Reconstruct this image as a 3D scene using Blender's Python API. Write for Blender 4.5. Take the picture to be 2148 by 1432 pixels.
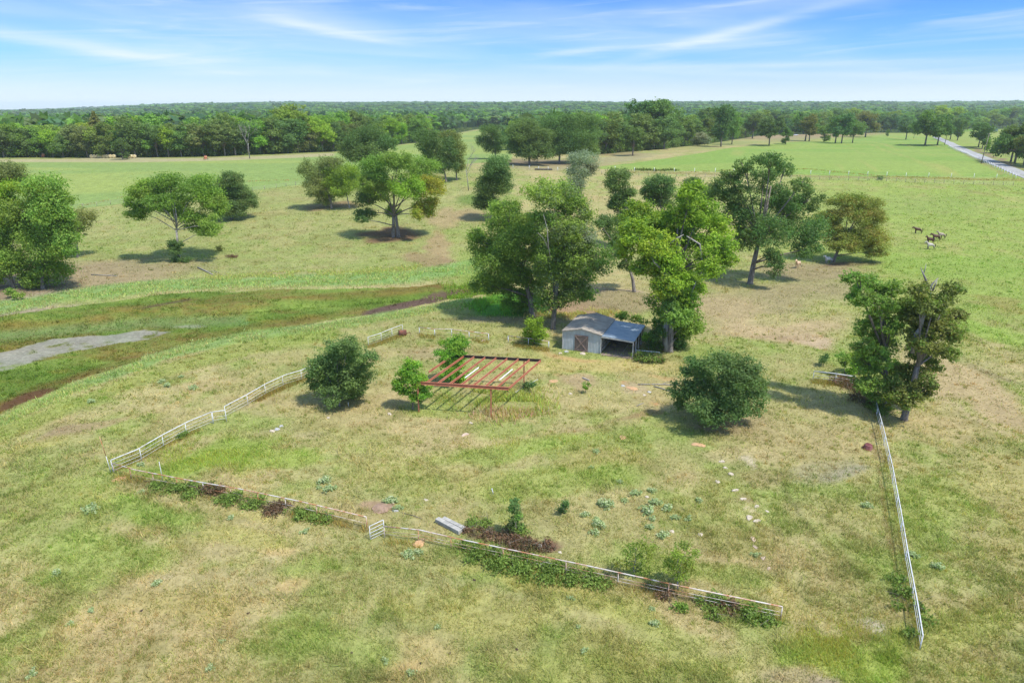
import bpy, bmesh, math, random
import numpy as np
from mathutils import Vector, Matrix
R = math.radians
scene = bpy.context.scene
for o in list(bpy.data.objects): bpy.data.objects.remove(o)

# ------------------------------------------------------------------ camera
CH = 30.0                      # camera height
FP = 1432.0                    # focal length in photo pixels (24 mm on 36 mm)
V0 = 226.0                     # true horizon row
PITCH = math.atan((716 - V0) / FP)
cam = bpy.data.cameras.new('camera'); camo = bpy.data.objects.new('camera', cam)
scene.collection.objects.link(camo); scene.camera = camo
cam.lens = 24; cam.sensor_width = 36; cam.clip_start = 0.5; cam.clip_end = 40000
camo.location = (0, 0, CH); camo.rotation_euler = (math.pi / 2 - PITCH, 0, 0)

# ------------------------------------------------------------------ world
SUN = Vector((0.46, -0.36, 1.0)).normalized()
elev = math.asin(SUN.z); az = math.atan2(SUN.x, SUN.y)
w = bpy.data.worlds.new('World'); scene.world = w; w.use_nodes = True
nt = w.node_tree; N = nt.nodes; L = nt.links
for n in list(N): N.remove(n)
out = N.new('ShaderNodeOutputWorld'); bg = N.new('ShaderNodeBackground')
sky = N.new('ShaderNodeTexSky'); sky.sky_type = 'NISHITA'; sky.sun_disc = False
sky.sun_elevation = elev; sky.sun_rotation = az; sky.altitude = 0; sky.air_density = 1.0; sky.dust_density = 0.6; sky.ozone_density = 2.5
tc = N.new('ShaderNodeTexCoord'); sx = N.new('ShaderNodeSeparateXYZ'); L.new(tc.outputs['Generated'], sx.inputs[0])
def M(op, a, b=None, c=None, clamp=False):
    n = N.new('ShaderNodeMath'); n.operation = op; n.use_clamp = clamp
    for i, v in enumerate((a, b, c)):
        if v is None: continue
        if isinstance(v, (int, float)): n.inputs[i].default_value = v
        else: L.new(v, n.inputs[i])
    return n.outputs[0]
AZ = M('ARCTAN2', sx.outputs['X'], sx.outputs['Y']); EL = M('ARCSINE', sx.outputs['Z'])
def comb(x, y, z=0.0):
    n = N.new('ShaderNodeCombineXYZ')
    for i, v in enumerate((x, y, z)):
        if isinstance(v, (int, float)): n.inputs[i].default_value = v
        else: L.new(v, n.inputs[i])
    return n.outputs[0]
def noise(vec, scale, detail=5, rough=0.6, dist=0.0):
    n = N.new('ShaderNodeTexNoise'); L.new(vec, n.inputs['Vector']); n.inputs['Scale'].default_value = scale
    n.inputs['Detail'].default_value = detail; n.inputs['Roughness'].default_value = rough; n.inputs['Distortion'].default_value = dist
    return n.outputs[0]
shear = M('ADD', EL, M('MULTIPLY', AZ, 0.06))
fine = noise(comb(M('MULTIPLY', AZ, 3.0), M('MULTIPLY', shear, 34.0), 3.1), 1.5, 6, 0.58, 0.5)
broad = noise(comb(M('MULTIPLY', AZ, 1.6), M('MULTIPLY', shear, 9.0), 7.7), 1.3, 4, 0.5, 0.5)
wisp = noise(comb(M('MULTIPLY', AZ, 2.2), M('MULTIPLY', M('SUBTRACT', EL, M('MULTIPLY', AZ, 0.05)), 38.0), 11.3), 1.6, 7, 0.62, 1.2)
cl = M('MULTIPLY', M('MULTIPLY', M('SUBTRACT', broad, 0.45, clamp=True), 2.5), fine, clamp=True)
cl = M('ADD', cl, M('MULTIPLY', M('MULTIPLY', M('SUBTRACT', wisp, 0.50, clamp=True), 2.1), M('MULTIPLY', broad, 1.3), clamp=True))
def streak(u, v, lu, lv, deg, st):
    ra, rb = (u - 1074) / FP, (716 - v) / FP; rx, ry, rz = ra, math.cos(PITCH) + rb * math.sin(PITCH), -math.sin(PITCH) + rb * math.cos(PITCH)
    a0 = math.atan2(rx, ry); e0 = math.atan(rz / math.hypot(rx, ry)); lv = lv * .85
    da = M('SUBTRACT', AZ, a0); de = M('SUBTRACT', EL, e0); c, s = math.cos(R(deg)), math.sin(R(deg))
    p = M('ADD', M('MULTIPLY', da, c), M('MULTIPLY', de, s)); q = M('SUBTRACT', M('MULTIPLY', de, c), M('MULTIPLY', da, s))
    p = M('DIVIDE', p, lu / FP); q = M('DIVIDE', M('ADD', q, M('MULTIPLY', M('SUBTRACT', fine, 0.5), lv * 1.2 / FP)), lv / FP)
    g = M('EXPONENT', M('MULTIPLY', M('ADD', M('MULTIPLY', p, p), M('MULTIPLY', q, q)), -1.0))
    return M('MULTIPLY', M('MULTIPLY', g, M('ADD', M('MULTIPLY', fine, 1.1), 0.12)), st)
for a in [(110, 88, 260, 15, -7, .75), (640, 42, 190, 30, -10, .5), (690, 62, 110, 9, -9, .4), (470, 155, 90, 7, 0, .9), (1215, 107, 70, 7, 6, .65), (1520, 72, 190, 11, 13, .7),
          (1470, 86, 150, 10, 4, .45), (1560, 138, 420, 8, 0, .55), (1750, 158, 480, 7, -2, .5), (430, 60, 420, 50, -4, .38), (1330, 40, 340, 45, 5, .25), (560, 110, 300, 30, -4, .3), (1050, 160, 400, 12, 0, .3), (900, 118, 200, 10, -2, .3)]:
    cl = M('ADD', cl, streak(*a))
cl = M('MINIMUM', M('MULTIPLY', cl, 0.85), 0.9)
hg = N.new('ShaderNodeMapRange'); L.new(EL, hg.inputs[0]); hg.inputs[1].default_value = -0.02; hg.inputs[2].default_value = 0.066
hg.inputs[3].default_value = 1.0; hg.inputs[4].default_value = 0.0; hg.interpolation_type = 'SMOOTHSTEP'
tint = N.new('ShaderNodeMix'); tint.data_type = 'RGBA'; tint.blend_type = 'MULTIPLY'; tint.inputs[0].default_value = 1.0
L.new(sky.outputs[0], tint.inputs[6]); 
tr_ = N.new('ShaderNodeValToRGB'); L.new(M('MULTIPLY', M('MAXIMUM', EL, 0.0), 2.0), tr_.inputs[0]); cr_ = tr_.color_ramp
cr_.elements[0].position = 0.0; cr_.elements[0].color = (.48, .68, 1.06, 1); cr_.elements[1].position = 1.0; cr_.elements[1].color = (1.45, 1.55, 1.6, 1)
for p_, c_ in ((.13, (.37, .64, 1.06, 1)), (.27, (.195, .46, 1.0, 1)), (.5, (.75, .98, 1.3, 1))):
    e_ = cr_.elements.new(p_); e_.color = c_
L.new(tr_.outputs[0], tint.inputs[7])
whit = N.new('ShaderNodeMix'); whit.data_type = 'RGBA'; L.new(M('MAXIMUM', hg.outputs[0], 0.0), whit.inputs[0]); L.new(tint.outputs[2], whit.inputs[6]); whit.inputs[7].default_value = (5.5, 6.0, 6.2, 1)
mixc = N.new('ShaderNodeMix'); mixc.data_type = 'RGBA'; L.new(cl, mixc.inputs[0]); L.new(whit.outputs[2], mixc.inputs[6]); mixc.inputs[7].default_value = (4.7, 5.3, 5.7, 1)
L.new(mixc.outputs[2], bg.inputs[0]); bg.inputs[1].default_value = 0.12; L.new(bg.outputs[0], out.inputs[0])

sun = bpy.data.lights.new('sun', 'SUN'); sun.energy = 3.7; sun.angle = R(1.5); sun.color = (1.0, 0.955, 0.88)
suno = bpy.data.objects.new('sun', sun); scene.collection.objects.link(suno)
suno.rotation_euler = SUN.to_track_quat('Z', 'Y').to_euler(); suno.location = (0, 0, 80)
vs = scene.view_settings; vs.view_transform = 'Standard'; vs.look = 'None'; vs.gamma = 1; vs.exposure = 0.62
scene.cycles.max_bounces = 5; scene.cycles.volume_bounces = 1; scene.cycles.transparent_max_bounces = 6
scene.cycles.diffuse_bounces = 3; scene.cycles.transmission_bounces = 3

# ------------------------------------------------------------------ helpers: noise, terrain, projection
def hsh(ix, iy, seed):
    h = (ix.astype(np.int64) * 374761393 + iy.astype(np.int64) * 668265263 + seed * 1274126177) & 0xffffffff
    h = ((h ^ (h >> 13)) * 1103515245) & 0xffffffff
    h = ((h ^ (h >> 16)) * 2654435761) & 0xffffffff
    return (h & 0xffffff) / float(0xffffff)
def vn(x, y, s, seed=0):
    x = np.asarray(x, float) / s + 1000.3; y = np.asarray(y, float) / s + 1000.7
    ix = np.floor(x); iy = np.floor(y); fx = x - ix; fy = y - iy
    fx = fx * fx * (3 - 2 * fx); fy = fy * fy * (3 - 2 * fy)
    a = hsh(ix, iy, seed); b = hsh(ix + 1, iy, seed); c = hsh(ix, iy + 1, seed); d = hsh(ix + 1, iy + 1, seed)
    return (a + (b - a) * fx) + ((c + (d - c) * fx) - (a + (b - a) * fx)) * fy
def fbm(x, y, s, seed=0, o=4):
    r = 0; t = 0; a = 1.0
    x = np.asarray(x, float); y = np.asarray(y, float)
    for i in range(o):
        c, sn = math.cos(i * 1.1), math.sin(i * 1.1)
        r = r + a * vn(x * c - y * sn, x * sn + y * c, s / 2 ** i, seed + i * 17); t += a; a *= 0.55
    return r / t
def sst(a, b, x):
    t = np.clip((x - a) / (b - a), 0, 1); return t * t * (3 - 2 * t)
cp, sp = math.cos(PITCH), math.sin(PITCH)
def proj(X, Y, Z):
    dz = Z - CH; d = Y * cp - dz * sp; d = np.maximum(d, 0.5); up = Y * sp + dz * cp
    return 1074 + FP * X / d, 716 - FP * up / d
def ray(u, v):
    a = (np.asarray(u, float) - 1074) / FP; b = (716 - np.asarray(v, float)) / FP
    return a, cp + b * sp, -sp + b * cp
def g0(u, v):
    a, b, c = ray(u, v); t = -CH / c; return np.array([a * t, b * t])
PONDL = np.array([g0(u, v) for u, v in [(-350, 800), (0, 745), (300, 695), (620, 655), (850, 628), (985, 610)]])
PONDW = np.array([26, 21, 13, 9, 6, 3.])
def pond(X, Y):
    best = np.full(np.shape(X), -9.0)
    for i in range(len(PONDL) - 1):
        a, b = PONDL[i], PONDL[i + 1]; ab = b - a; t = np.clip(((X - a[0]) * ab[0] + (Y - a[1]) * ab[1]) / (ab @ ab), 0, 1)
        d = np.hypot(X - a[0] - ab[0] * t, Y - a[1] - ab[1] * t); wd = PONDW[i] + (PONDW[i + 1] - PONDW[i]) * t
        best = np.maximum(best, 1 - d / wd)
    return best
FD = np.array([0, 430, 600, 900, 1300, 2000, 3000, 4500, 9000, 14000.])
FR_ = np.array([9, 9, 6, 4, 6, 12, 26, 42, 44, 20.])
FL_ = np.array([9, 8, 3, -2, -3, -5, -7, -12, -28, -60.])
def zt(X, Y):
    X = np.asarray(X, float); Y = np.asarray(Y, float)
    Yp = np.maximum(Y, 1.0); u = 1074 + FP * X / Yp / cp
    z = 9 * sst(135, 275, Y)
    far = np.where(Y > 275, 1.0, 0.0)
    wgt = sst(-150, 620, u)
    zz = np.interp(Y, FD, FL_) * (1 - wgt) + np.interp(Y, FD, FR_) * wgt
    z = z * (1 - far) + zz * far
    z = z + (fbm(X, Y, 420, 5, 3) - 0.5) * 26 * sst(700, 2600, Y) * (1 - .5 * sst(4000, 7000, Y)) + (vn(X, Y, 60, 9) - 0.5) * 1.2 * sst(70, 200, Y)
    z = z + (vn(X, Y, 14, 3) - 0.5) * 0.35 * sst(110, 130, Y)
    p = pond(X, Y)
    return z - 1.0 * sst(0, 0.5, p)
def hit(u, v):
    a, b, c = [float(q) for q in ray(u, v)]
    ts = np.geomspace(12, 12000, 900); f = CH + ts * c - zt(ts * a, ts * b)
    i = int(np.argmax(f < 0)) if (f < 0).any() else len(ts) - 1
    lo, hi = ts[max(i - 1, 0)], ts[i]
    for _ in range(24):
        m = (lo + hi) / 2
        if CH + m * c - float(zt(m * a, m * b)) < 0: hi = m
        else: lo = m
    t = (lo + hi) / 2; return Vector((t * a, t * b, float(zt(t * a, t * b))))
def onplane(u, v, Y):
    a, b, c = [float(q) for q in ray(u, v)]; t = Y / b; return Vector((a * t, Y, CH + c * t))
def lin(c):
    c = np.asarray(c, float) / 255.0
    return np.where(c <= 0.04045, c / 12.92, ((c + 0.055) / 1.055) ** 2.4)
KEXP = 2.0
def alb(*c): return lin(np.array(c)) / KEXP

# ------------------------------------------------------------------ ground colour map (soil, grass species, wear)
SL = lambda s: np.array(s, float)
def inpoly(u, v, P):
    ins = np.zeros(u.shape, bool); n = len(P)
    for i in range(n):
        x1, y1 = P[i]; x2, y2 = P[(i + 1) % n]
        if y1 == y2: continue
        c = ((y1 > v) != (y2 > v)) & (u < (x2 - x1) * (v - y1) / (y2 - y1) + x1); ins ^= c
    return ins.astype(float)
def pline(u, v, P, aspect=1.0):
    d = np.full(u.shape, 1e9)
    for i in range(len(P) - 1):
        ax, ay = P[i]; bx, by = P[i + 1]; ex, ey = bx - ax, by - ay
        t = np.clip(((u - ax) * ex + (v - ay) * ey) / (ex * ex + ey * ey), 0, 1)
        d = np.minimum(d, np.hypot(u - ax - ex * t, (v - ay - ey * t) * aspect))
    return d
EDGE_U = [-400, 0, 300, 460, 620, 700, 800, 870, 930, 1000, 1060, 1090, 1250, 1400, 1500, 1600, 1750, 1850, 1990, 2148, 2600]
EDGE_V = [331, 331, 331, 328, 322, 318, 308, 300, 285, 272, 274, 322, 325, 312, 300, 284, 281, 279, 279, 268, 262]
POND = [(-300, 700), (0, 662), (200, 634), (400, 614), (600, 611), (800, 602), (930, 593), (990, 600), (985, 622), (900, 640), (760, 664), (600, 690), (400, 722), (300, 754), (150, 802), (0, 872), (-300, 990)]
SAND = [(-300, 770), (0, 738), (120, 716), (300, 697), (350, 699), (300, 714), (150, 740), (60, 762), (0, 776), (-300, 830)]
HAYL = [(-500, 342), (0, 339), (300, 341), (600, 330), (690, 322), (860, 302), (930, 288), (1000, 274), (1062, 276), (1075, 335), (1000, 342), (640, 387), (400, 412), (180, 436), (-500, 520)]
HAYR = [(1230, 352), (1330, 342), (1450, 325), (1540, 309), (1650, 299), (1760, 296), (1850, 283), (1975, 290), (2010, 318), (2120, 371), (1800, 370), (1600, 364), (1270, 355)]
ELL = [ # u v ru rv deg colour strength
 (60, 600, 170, 38, -8, (174, 154, 124), .9), (230, 575, 150, 28, -5, (184, 166, 126), .9), (40, 640, 140, 18, -8, (176, 160, 135), .8), (420, 600, 130, 12, -4, (180, 168, 120), .6),
 (350, 560, 110, 16, 0, (176, 165, 120), .5), (560, 575, 120, 10, 0, (172, 178, 110), .5),
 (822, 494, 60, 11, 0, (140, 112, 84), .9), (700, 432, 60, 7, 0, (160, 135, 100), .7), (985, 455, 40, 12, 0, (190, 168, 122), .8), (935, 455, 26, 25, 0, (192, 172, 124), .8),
 (930, 515, 22, 30, 0, (190, 166, 122), .8), (900, 545, 50, 12, 0, (176, 150, 112), .7), (1000, 420, 40, 12, 0, (120, 150, 70), .7),
 (700, 575, 160, 8, 0, (178, 162, 112), .5), (1050, 640, 60, 20, 0, (105, 165, 60), .9), (1010, 560, 60, 40, 0, (150, 180, 80), .6), (960, 600, 60, 15, 0, (130, 160, 60), .5),
 (1130, 668, 150, 13, 0, (165, 150, 118), .6), (1215, 650, 60, 14, 0, (175, 140, 110), .8), (1040, 700, 130, 18, 0, (178, 172, 112), .5), (920, 735, 70, 14, 0, (178, 158, 120), .6),
 (1310, 630, 120, 28, 0, (172, 156, 116), .8), (1240, 606, 40, 8, 0, (190, 165, 135), .7), (1325, 605, 30, 4, 0, (196, 172, 145), .8), (1520, 632, 35, 4, 4, (205, 185, 155), .8),
 (1560, 645, 130, 26, 5, (184, 168, 124), .8), (1650, 688, 125, 30, 6, (198, 174, 134), .95), (1720, 704, 70, 16, 8, (206, 182, 148), .85), (1455, 640, 150, 16, 3, (172, 156, 114), .75), (1440, 680, 130, 12, 3, (178, 166, 118), .5), (1640, 700, 60, 6, 4, (160, 134, 108), .6), (1600, 670, 190, 34, 5, (192, 172, 128), .6), (1960, 800, 60, 22, 20, (188, 166, 124), .8), (2080, 850, 70, 20, 24, (186, 164, 124), .8), (2140, 790, 50, 14, 16, (178, 168, 116), .6), (1700, 565, 130, 24, 0, (178, 162, 120), .85), (1690, 612, 130, 26, 0, (182, 168, 124), .85),
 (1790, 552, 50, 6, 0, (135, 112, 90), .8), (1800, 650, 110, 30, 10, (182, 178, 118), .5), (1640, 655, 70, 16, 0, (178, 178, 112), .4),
 (1950, 770, 90, 26, 18, (192, 174, 128), .7), (2040, 815, 120, 30, 22, (194, 174, 128), .95), (2130, 860, 100, 28, 24, (190, 170, 126), .95), (2090, 790, 70, 12, 20, (165, 150, 112), .7), (2020, 720, 120, 12, 18, (168, 172, 98), .5),
 (2000, 560, 200, 30, 4, (158, 186, 86), .5), (2050, 470, 200, 40, 0, (170, 188, 96), .4), (1900, 430, 200, 20, 0, (160, 178, 98), .4), (2040, 690, 160, 16, 14, (150, 180, 78), .6), (2100, 640, 60, 10, 8, (165, 150, 92), .5),
 (1220, 770, 150, 22, 0, (204, 186, 122), .75), (1350, 770, 80, 16, 0, (198, 182, 120), .6), (1225, 748, 50, 6, 6, (205, 172, 118), .8), (1130, 745, 60, 12, 0, (185, 178, 112), .6),
 (1165, 798, 12, 5, 0, (204, 168, 120), .6), (1120, 800, 30, 9, 0, (186, 168, 124), .5), (1200, 805, 40, 8, 0, (190, 165, 128), .7), (1325, 813, 12, 5, 0, (206, 160, 112), .7), (1345, 820, 40, 9, 0, (190, 172, 135), .7), (1395, 795, 12, 5, 0, (206, 168, 118), .6),
 (1350, 864, 8, 4, 0, (212, 158, 110), .8), (1250, 900, 60, 14, 0, (180, 160, 118), .6), (1320, 890, 30, 8, 0, (150, 120, 85), .5),
 (1520, 905, 90, 16, 0, (160, 140, 108), .7), (1640, 930, 150, 60, 0, (186, 172, 122), .65), (1720, 990, 90, 22, 0, (178, 170, 130), .7), (1590, 1000, 60, 20, 0, (172, 158, 112), .6), (1760, 1000, 50, 12, 0, (172, 165, 140), .6), (1520, 960, 60, 14, 0, (196, 180, 132), .6),
 (1540, 975, 16, 6, 30, (214, 200, 170), .8), (1575, 1085, 22, 4, 20, (214, 198, 160), .8), (1560, 1050, 30, 7, 20, (180, 160, 120), .6), (1815, 1276, 26, 9, 35, (210, 200, 172), .9), (1845, 1300, 24, 6, 40, (196, 186, 152), .7), (1895, 1400, 12, 22, 0, (200, 186, 140), .8),
 (1740, 1360, 150, 60, 5, (160, 180, 80), .65), (1860, 1330, 40, 50, 0, (150, 168, 72), .5), (1930, 1060, 80, 60, 0, (160, 176, 88), .5), (2060, 1010, 90, 60, 0, (184, 174, 112), .6), (2110, 1120, 60, 60, 0, (176, 168, 104), .5), (2000, 1300, 120, 60, 0, (168, 176, 92), .5), (2030, 1400, 110, 30, 0, (180, 176, 108), .5), (1650, 1405, 60, 24, 0, (186, 170, 130), .8), (1710, 1420, 40, 14, 0, (168, 150, 130), .7),
 (1640, 1230, 40, 40, 0, (200, 184, 120), .6), (1500, 1130, 90, 30, 0, (160, 160, 92), .5), (1400, 1080, 120, 26, 0, (172, 164, 104), .5), (1480, 1040, 70, 24, 0, (160, 164, 88), .5), (1500, 1200, 110, 24, 0, (150, 168, 80), .5),
 (1120, 930, 170, 20, -8, (160, 180, 88), .6), (1090, 880, 90, 22, 0, (154, 176, 88), .5), (1140, 1000, 170, 30, 0, (160, 180, 86), .5), (950, 850, 80, 14, 0, (158, 178, 84), .5), (740, 930, 160, 30, 0, (182, 178, 112), .5),
 (420, 960, 150, 36, -12, (152, 174, 80), .75), (560, 980, 90, 22, 0, (158, 180, 80), .6), (620, 920, 40, 10, 0, (188, 174, 130), .6), (860, 990, 160, 28, 0, (186, 178, 112), .5), (1010, 980, 70, 14, 0, (176, 168, 104), .4), (1270, 970, 80, 20, 0, (190, 176, 114), .5),
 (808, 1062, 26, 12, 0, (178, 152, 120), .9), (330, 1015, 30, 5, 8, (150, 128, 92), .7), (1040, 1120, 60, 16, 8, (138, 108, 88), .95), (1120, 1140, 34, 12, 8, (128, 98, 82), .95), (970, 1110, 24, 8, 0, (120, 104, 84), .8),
 (160, 905, 100, 14, -18, (172, 152, 116), .8), (70, 950, 80, 18, -14, (186, 178, 104), .5), (330, 850, 160, 10, -18, (186, 170, 118), .6), (560, 770, 110, 10, -14, (188, 176, 118), .6), (680, 720, 70, 10, -8, (192, 180, 120), .6), (140, 1060, 110, 30, 0, (172, 180, 96), .4),
 (330, 1080, 110, 26, 6, (152, 178, 84), .6), (180, 1180, 140, 50, 0, (156, 178, 88), .6), (120, 1250, 80, 26, 0, (148, 170, 82), .5), (520, 1150, 110, 22, 6, (188, 182, 108), .6), (600, 1180, 60, 14, 0, (200, 172, 122), .55), (560, 1100, 60, 12, 10, (190, 180, 112), .5), (660, 1272, 50, 16, 0, (208, 176, 124), .55),
 (580, 1195, 30, 9, 0, (206, 196, 150), .5), (300, 1238, 20, 6, 0, (206, 190, 150), .7), (200, 1330, 80, 26, 0, (204, 182, 128), .6), (360, 1300, 160, 26, 0, (184, 170, 108), .5), (90, 1380, 90, 22, 0, (180, 176, 108), .5), (870, 1370, 60, 24, 0, (206, 184, 128), .6), (820, 1400, 50, 14, 0, (206, 174, 120), .6), (960, 1300, 160, 36, 0, (184, 180, 104), .5),
 (640, 1380, 150, 30, 0, (158, 172, 90), .5), (720, 1230, 110, 20, 0, (156, 172, 88), .5), (1100, 1240, 120, 18, 8, (196, 186, 112), .6), (1250, 1290, 130, 26, 6, (172, 176, 92), .5), (1380, 1330, 110, 30, 0, (160, 172, 90), .5), (1200, 1380, 160, 36, 0, (176, 174, 100), .5), (1460, 1380, 110, 30, 0, (170, 176, 96), .5), (940, 1210, 70, 14, 0, (198, 188, 112), .5),
 (2120, 345, 60, 4, 22, (165, 140, 115), .8), (2060, 320, 30, 3, 20, (165, 140, 115), .7), (1130, 342, 110, 9, 2, (160, 140, 112), .8), (1290, 335, 90, 8, -8, (184, 176, 130), .8), (1180, 352, 120, 4, 0, (190, 176, 130), .7), (1700, 283, 150, 8, -2, (184, 158, 125), .8), (1660, 292, 60, 5, -3, (176, 170, 118), .6), (250, 334, 80, 4, 0, (206, 196, 160), .8),
 (1290, 322, 60, 5, 0, (170, 150, 115), .6), (1540, 300, 60, 6, 0, (170, 178, 110), .5)]
def gcol(X, Y, Z=None):
    """albedo per point plus grass cover"""
    if Z is None: Z = zt(X, Y)
    u, v = proj(X, Y, Z)
    wu = (fbm(X, Y, 9, 31, 3) - .5); wv = (fbm(X, Y, 9, 47, 3) - .5)
    sc = np.clip((v - V0) / 400.0, 0.04, 2.5)
    us = u + wu * 100 * sc; vs_ = v + wv * 45 * sc ** 1.2
    near = np.ones(u.shape + (3,)) * SL((196, 188, 126))
    n1 = fbm(X * .8, Y, 15, 1, 5); n2 = fbm(X, Y, 5.5, 2, 4); n3 = fbm(X, Y, 1.6, 4, 3)
    def mix(c, col, a):
        a = np.clip(a, 0, 1)[..., None]; return c * (1 - a) + SL(col) * a
    c = near
    c = mix(c, (168, 178, 104), sst(.47, .67, n1) * .65)
    c = mix(c, (210, 192, 138), sst(.50, .68, 1 - n1) * .65)
    rp = sst(1500, 1800, u) * (1 - sst(640, 740, v)); c = mix(c, (166, 186, 92), rp * .88)
    lp = (1 - sst(900, 1050, u)) * (1 - sst(560, 600, v)); c = mix(c, (168, 178, 104), lp * .7)
    c = mix(c, (160, 184, 90), sst(.52, .7, n2) * .5 * (1 - .5 * rp - .5 * lp))
    c = mix(c, (206, 184, 132), sst(.55, .72, 1 - n2) * .55 * (1 - .4 * rp - .4 * lp))
    c = mix(c, (164, 158, 96), sst(.55, .75, fbm(X, Y, 3.2, 71, 3)) * .45)
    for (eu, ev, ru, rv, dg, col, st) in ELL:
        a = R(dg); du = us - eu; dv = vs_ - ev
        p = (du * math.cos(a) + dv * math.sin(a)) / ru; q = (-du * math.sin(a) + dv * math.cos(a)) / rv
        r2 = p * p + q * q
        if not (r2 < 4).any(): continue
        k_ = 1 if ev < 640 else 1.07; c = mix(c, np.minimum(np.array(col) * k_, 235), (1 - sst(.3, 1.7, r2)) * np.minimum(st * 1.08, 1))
    n4 = fbm(X, Y, .9, 90, 2)
    # hay meadows
    wob = v + (vn(X, Y, 20, 5) - .5) * 3 * sc
    hl = inpoly(u, wob, HAYL); st = fbm(X * .25, Y * 1.0, 26, 12, 3)
    hc = mix(np.ones(u.shape + (3,)) * SL((158, 182, 102)), (174, 190, 104), sst(.42, .62, st)); c = c * (1 - hl[..., None]) + hc * hl[..., None]
    hr = inpoly(u, wob, HAYR); st2 = fbm(X * .25, Y, 22, 15, 3)
    hc = mix(np.ones(u.shape + (3,)) * SL((154, 184, 90)), (166, 188, 96), sst(.42, .62, st2)); c = c * (1 - hr[..., None]) + hc * hr[..., None]
    c = mix(c, (196, 188, 112), hr * sst(.72, .95, vn(X - .35 * Y, Y * .05, 4, 18)) * .5)
    c = mix(c, (198, 190, 140), (1 - sst(2.5, 4, np.abs(v - np.interp(u, EDGE_U, EDGE_V) - 6))) * (u < 700) * (u > -500))
    # pond bed
    bed = 1 - sst(0, 1, 0.5 + 0 * u); bed = inpoly(u + wu * 16, v + wv * 14, POND)
    r1 = fbm(X * .6, Y, 7, 21, 4)
    pc = mix(np.ones(u.shape + (3,)) * SL((118, 144, 60)), (142, 164, 76), sst(.42, .66, fbm(X * .5, Y, 4, 22, 3)))
    pc = mix(pc, (148, 118, 70), sst(.50, .66, r1) * .6 * (.5 + .5 * sst(.4, .6, n4)))
    pc = mix(pc, (166, 146, 66), sst(.55, .72, fbm(X * .5, Y, 3, 24, 3)) * .4)
    stk = .55 + .45 * sst(.35, .6, fbm(X * .4, Y, 2.5, 29, 3))
    pc = mix(pc, (146, 104, 66), (1 - sst(5, 16, pline(u, v + wv * 8, [(0, 852), (120, 812), (220, 775), (330, 735), (500, 697), (640, 675), (760, 655)]) + wv * 22)) * .5 * stk)
    pc = mix(pc, (150, 112, 66), (1 - sst(3, 11, pline(u, v, [(480, 628), (620, 625), (760, 618), (920, 604)]) + wv * 14)) * .55 * stk)
    pc = mix(pc, (150, 128, 66), (1 - sst(4, 16, pline(u, v, [(0, 690), (150, 680), (230, 672)]) + wv * 14)) * .6 * stk)
    pc = mix(pc, (134, 170, 108), (1 - sst(4, 18, np.abs(v - np.interp(u, [0, 300, 500], [705, 678, 672])))) * (u < 520) * .5)
    pc = mix(pc, (116, 92, 84), (1 - sst(.7, 1.3, ((us - 850) / 90) ** 2 + ((v - 643 + (u - 850) * .18) / 10) ** 2)) * .95)
    pc = mix(pc, (120, 98, 86), (1 - sst(.7, 1.3, ((us - 940) / 60) ** 2 + ((v - 618 + (u - 940) * .14) / 8) ** 2)) * .9)
    pc = mix(pc, (112, 78, 56), (1 - sst(.6, 1.3, ((us - 50) / 60) ** 2 + ((v - 838 + (u - 50) * .35) / 12) ** 2)) * .8)
    pc = mix(pc, (104, 92, 72), (1 - sst(1, 3.5, pline(u, v + wv * 4, [(300, 752), (400, 722), (520, 702), (600, 690), (760, 664)]))) * .8)
    pc = mix(pc, (110, 96, 72), (1 - sst(1, 3.0, pline(u, v + wv * 4, [(300, 647), (400, 628)]))) * .8)
    c = c * (1 - bed[..., None]) + pc * bed[..., None]
    sd = inpoly(u + wu * 50, v + wv * 20, SAND) * sst(.26, .50, n4 * .5 + n3 * .5 + .06)
    c = mix(c, (178, 174, 163), sd * .85)
    c = mix(c, (186, 184, 176), (1 - sst(.5, 1.2, ((us - 385) / 40) ** 2 + ((v - 685) / 4) ** 2)) * .5)
    # weedy banks
    bk = [(-300, 690), (0, 645), (150, 618), (300, 602), (450, 592), (600, 590), (750, 586), (900, 575), (1000, 560)]
    c = mix(c, (150, 186, 104), (1 - sst(7, 17, pline(u, v, bk) + wv * 14)) * .85)
    bk2 = [(-300, 960), (0, 884), (60, 858), (150, 815), (300, 764), (340, 745), (500, 708), (640, 690), (760, 672), (900, 648), (985, 630)]
    c = mix(c, (156, 186, 106), (1 - sst(5, 13, pline(u, v, bk2) + wv * 12)) * .85)
    c = mix(c, (158, 176, 82), (1 - sst(8, 22, pline(u, v, [(0, 915), (150, 850), (340, 780), (500, 735), (700, 700)]) + wv * 16)) * .6)
    # trails
    c = mix(c, (206, 186, 142), (1 - sst(1.2, 3.5, pline(u, v, [(1950, 828), (2010, 850), (2060, 888), (2150, 928)]))) * .8)
    c = mix(c, (150, 128, 96), (1 - sst(2, 5, pline(us * .05 + u * .95, v, [(1831, 900), (1840, 960), (1850, 1040), (1862, 1120), (1880, 1200)]))) * .4)
    c = mix(c, (204, 188, 136), (1 - sst(2, 6, pline(u, v, [(1630, 1030), (1660, 1075), (1700, 1130), (1750, 1190), (1800, 1240)]))) * .5)
    c = mix(c, (140, 130, 92), (1 - sst(2, 7, pline(u, v, [(1640, 1020), (1672, 1070), (1712, 1125)]))) * .4)
    c = mix(c, (136, 128, 88), (1 - sst(4, 12, pline(u, v, [(260, 1006), (500, 1050), (770, 1108)]))) * .45)
    c = mix(c, (140, 122, 92), (1 - sst(4, 12, pline(u, v, [(1250, 1205), (1420, 1248), (1560, 1280)]))) * .5)
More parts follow.
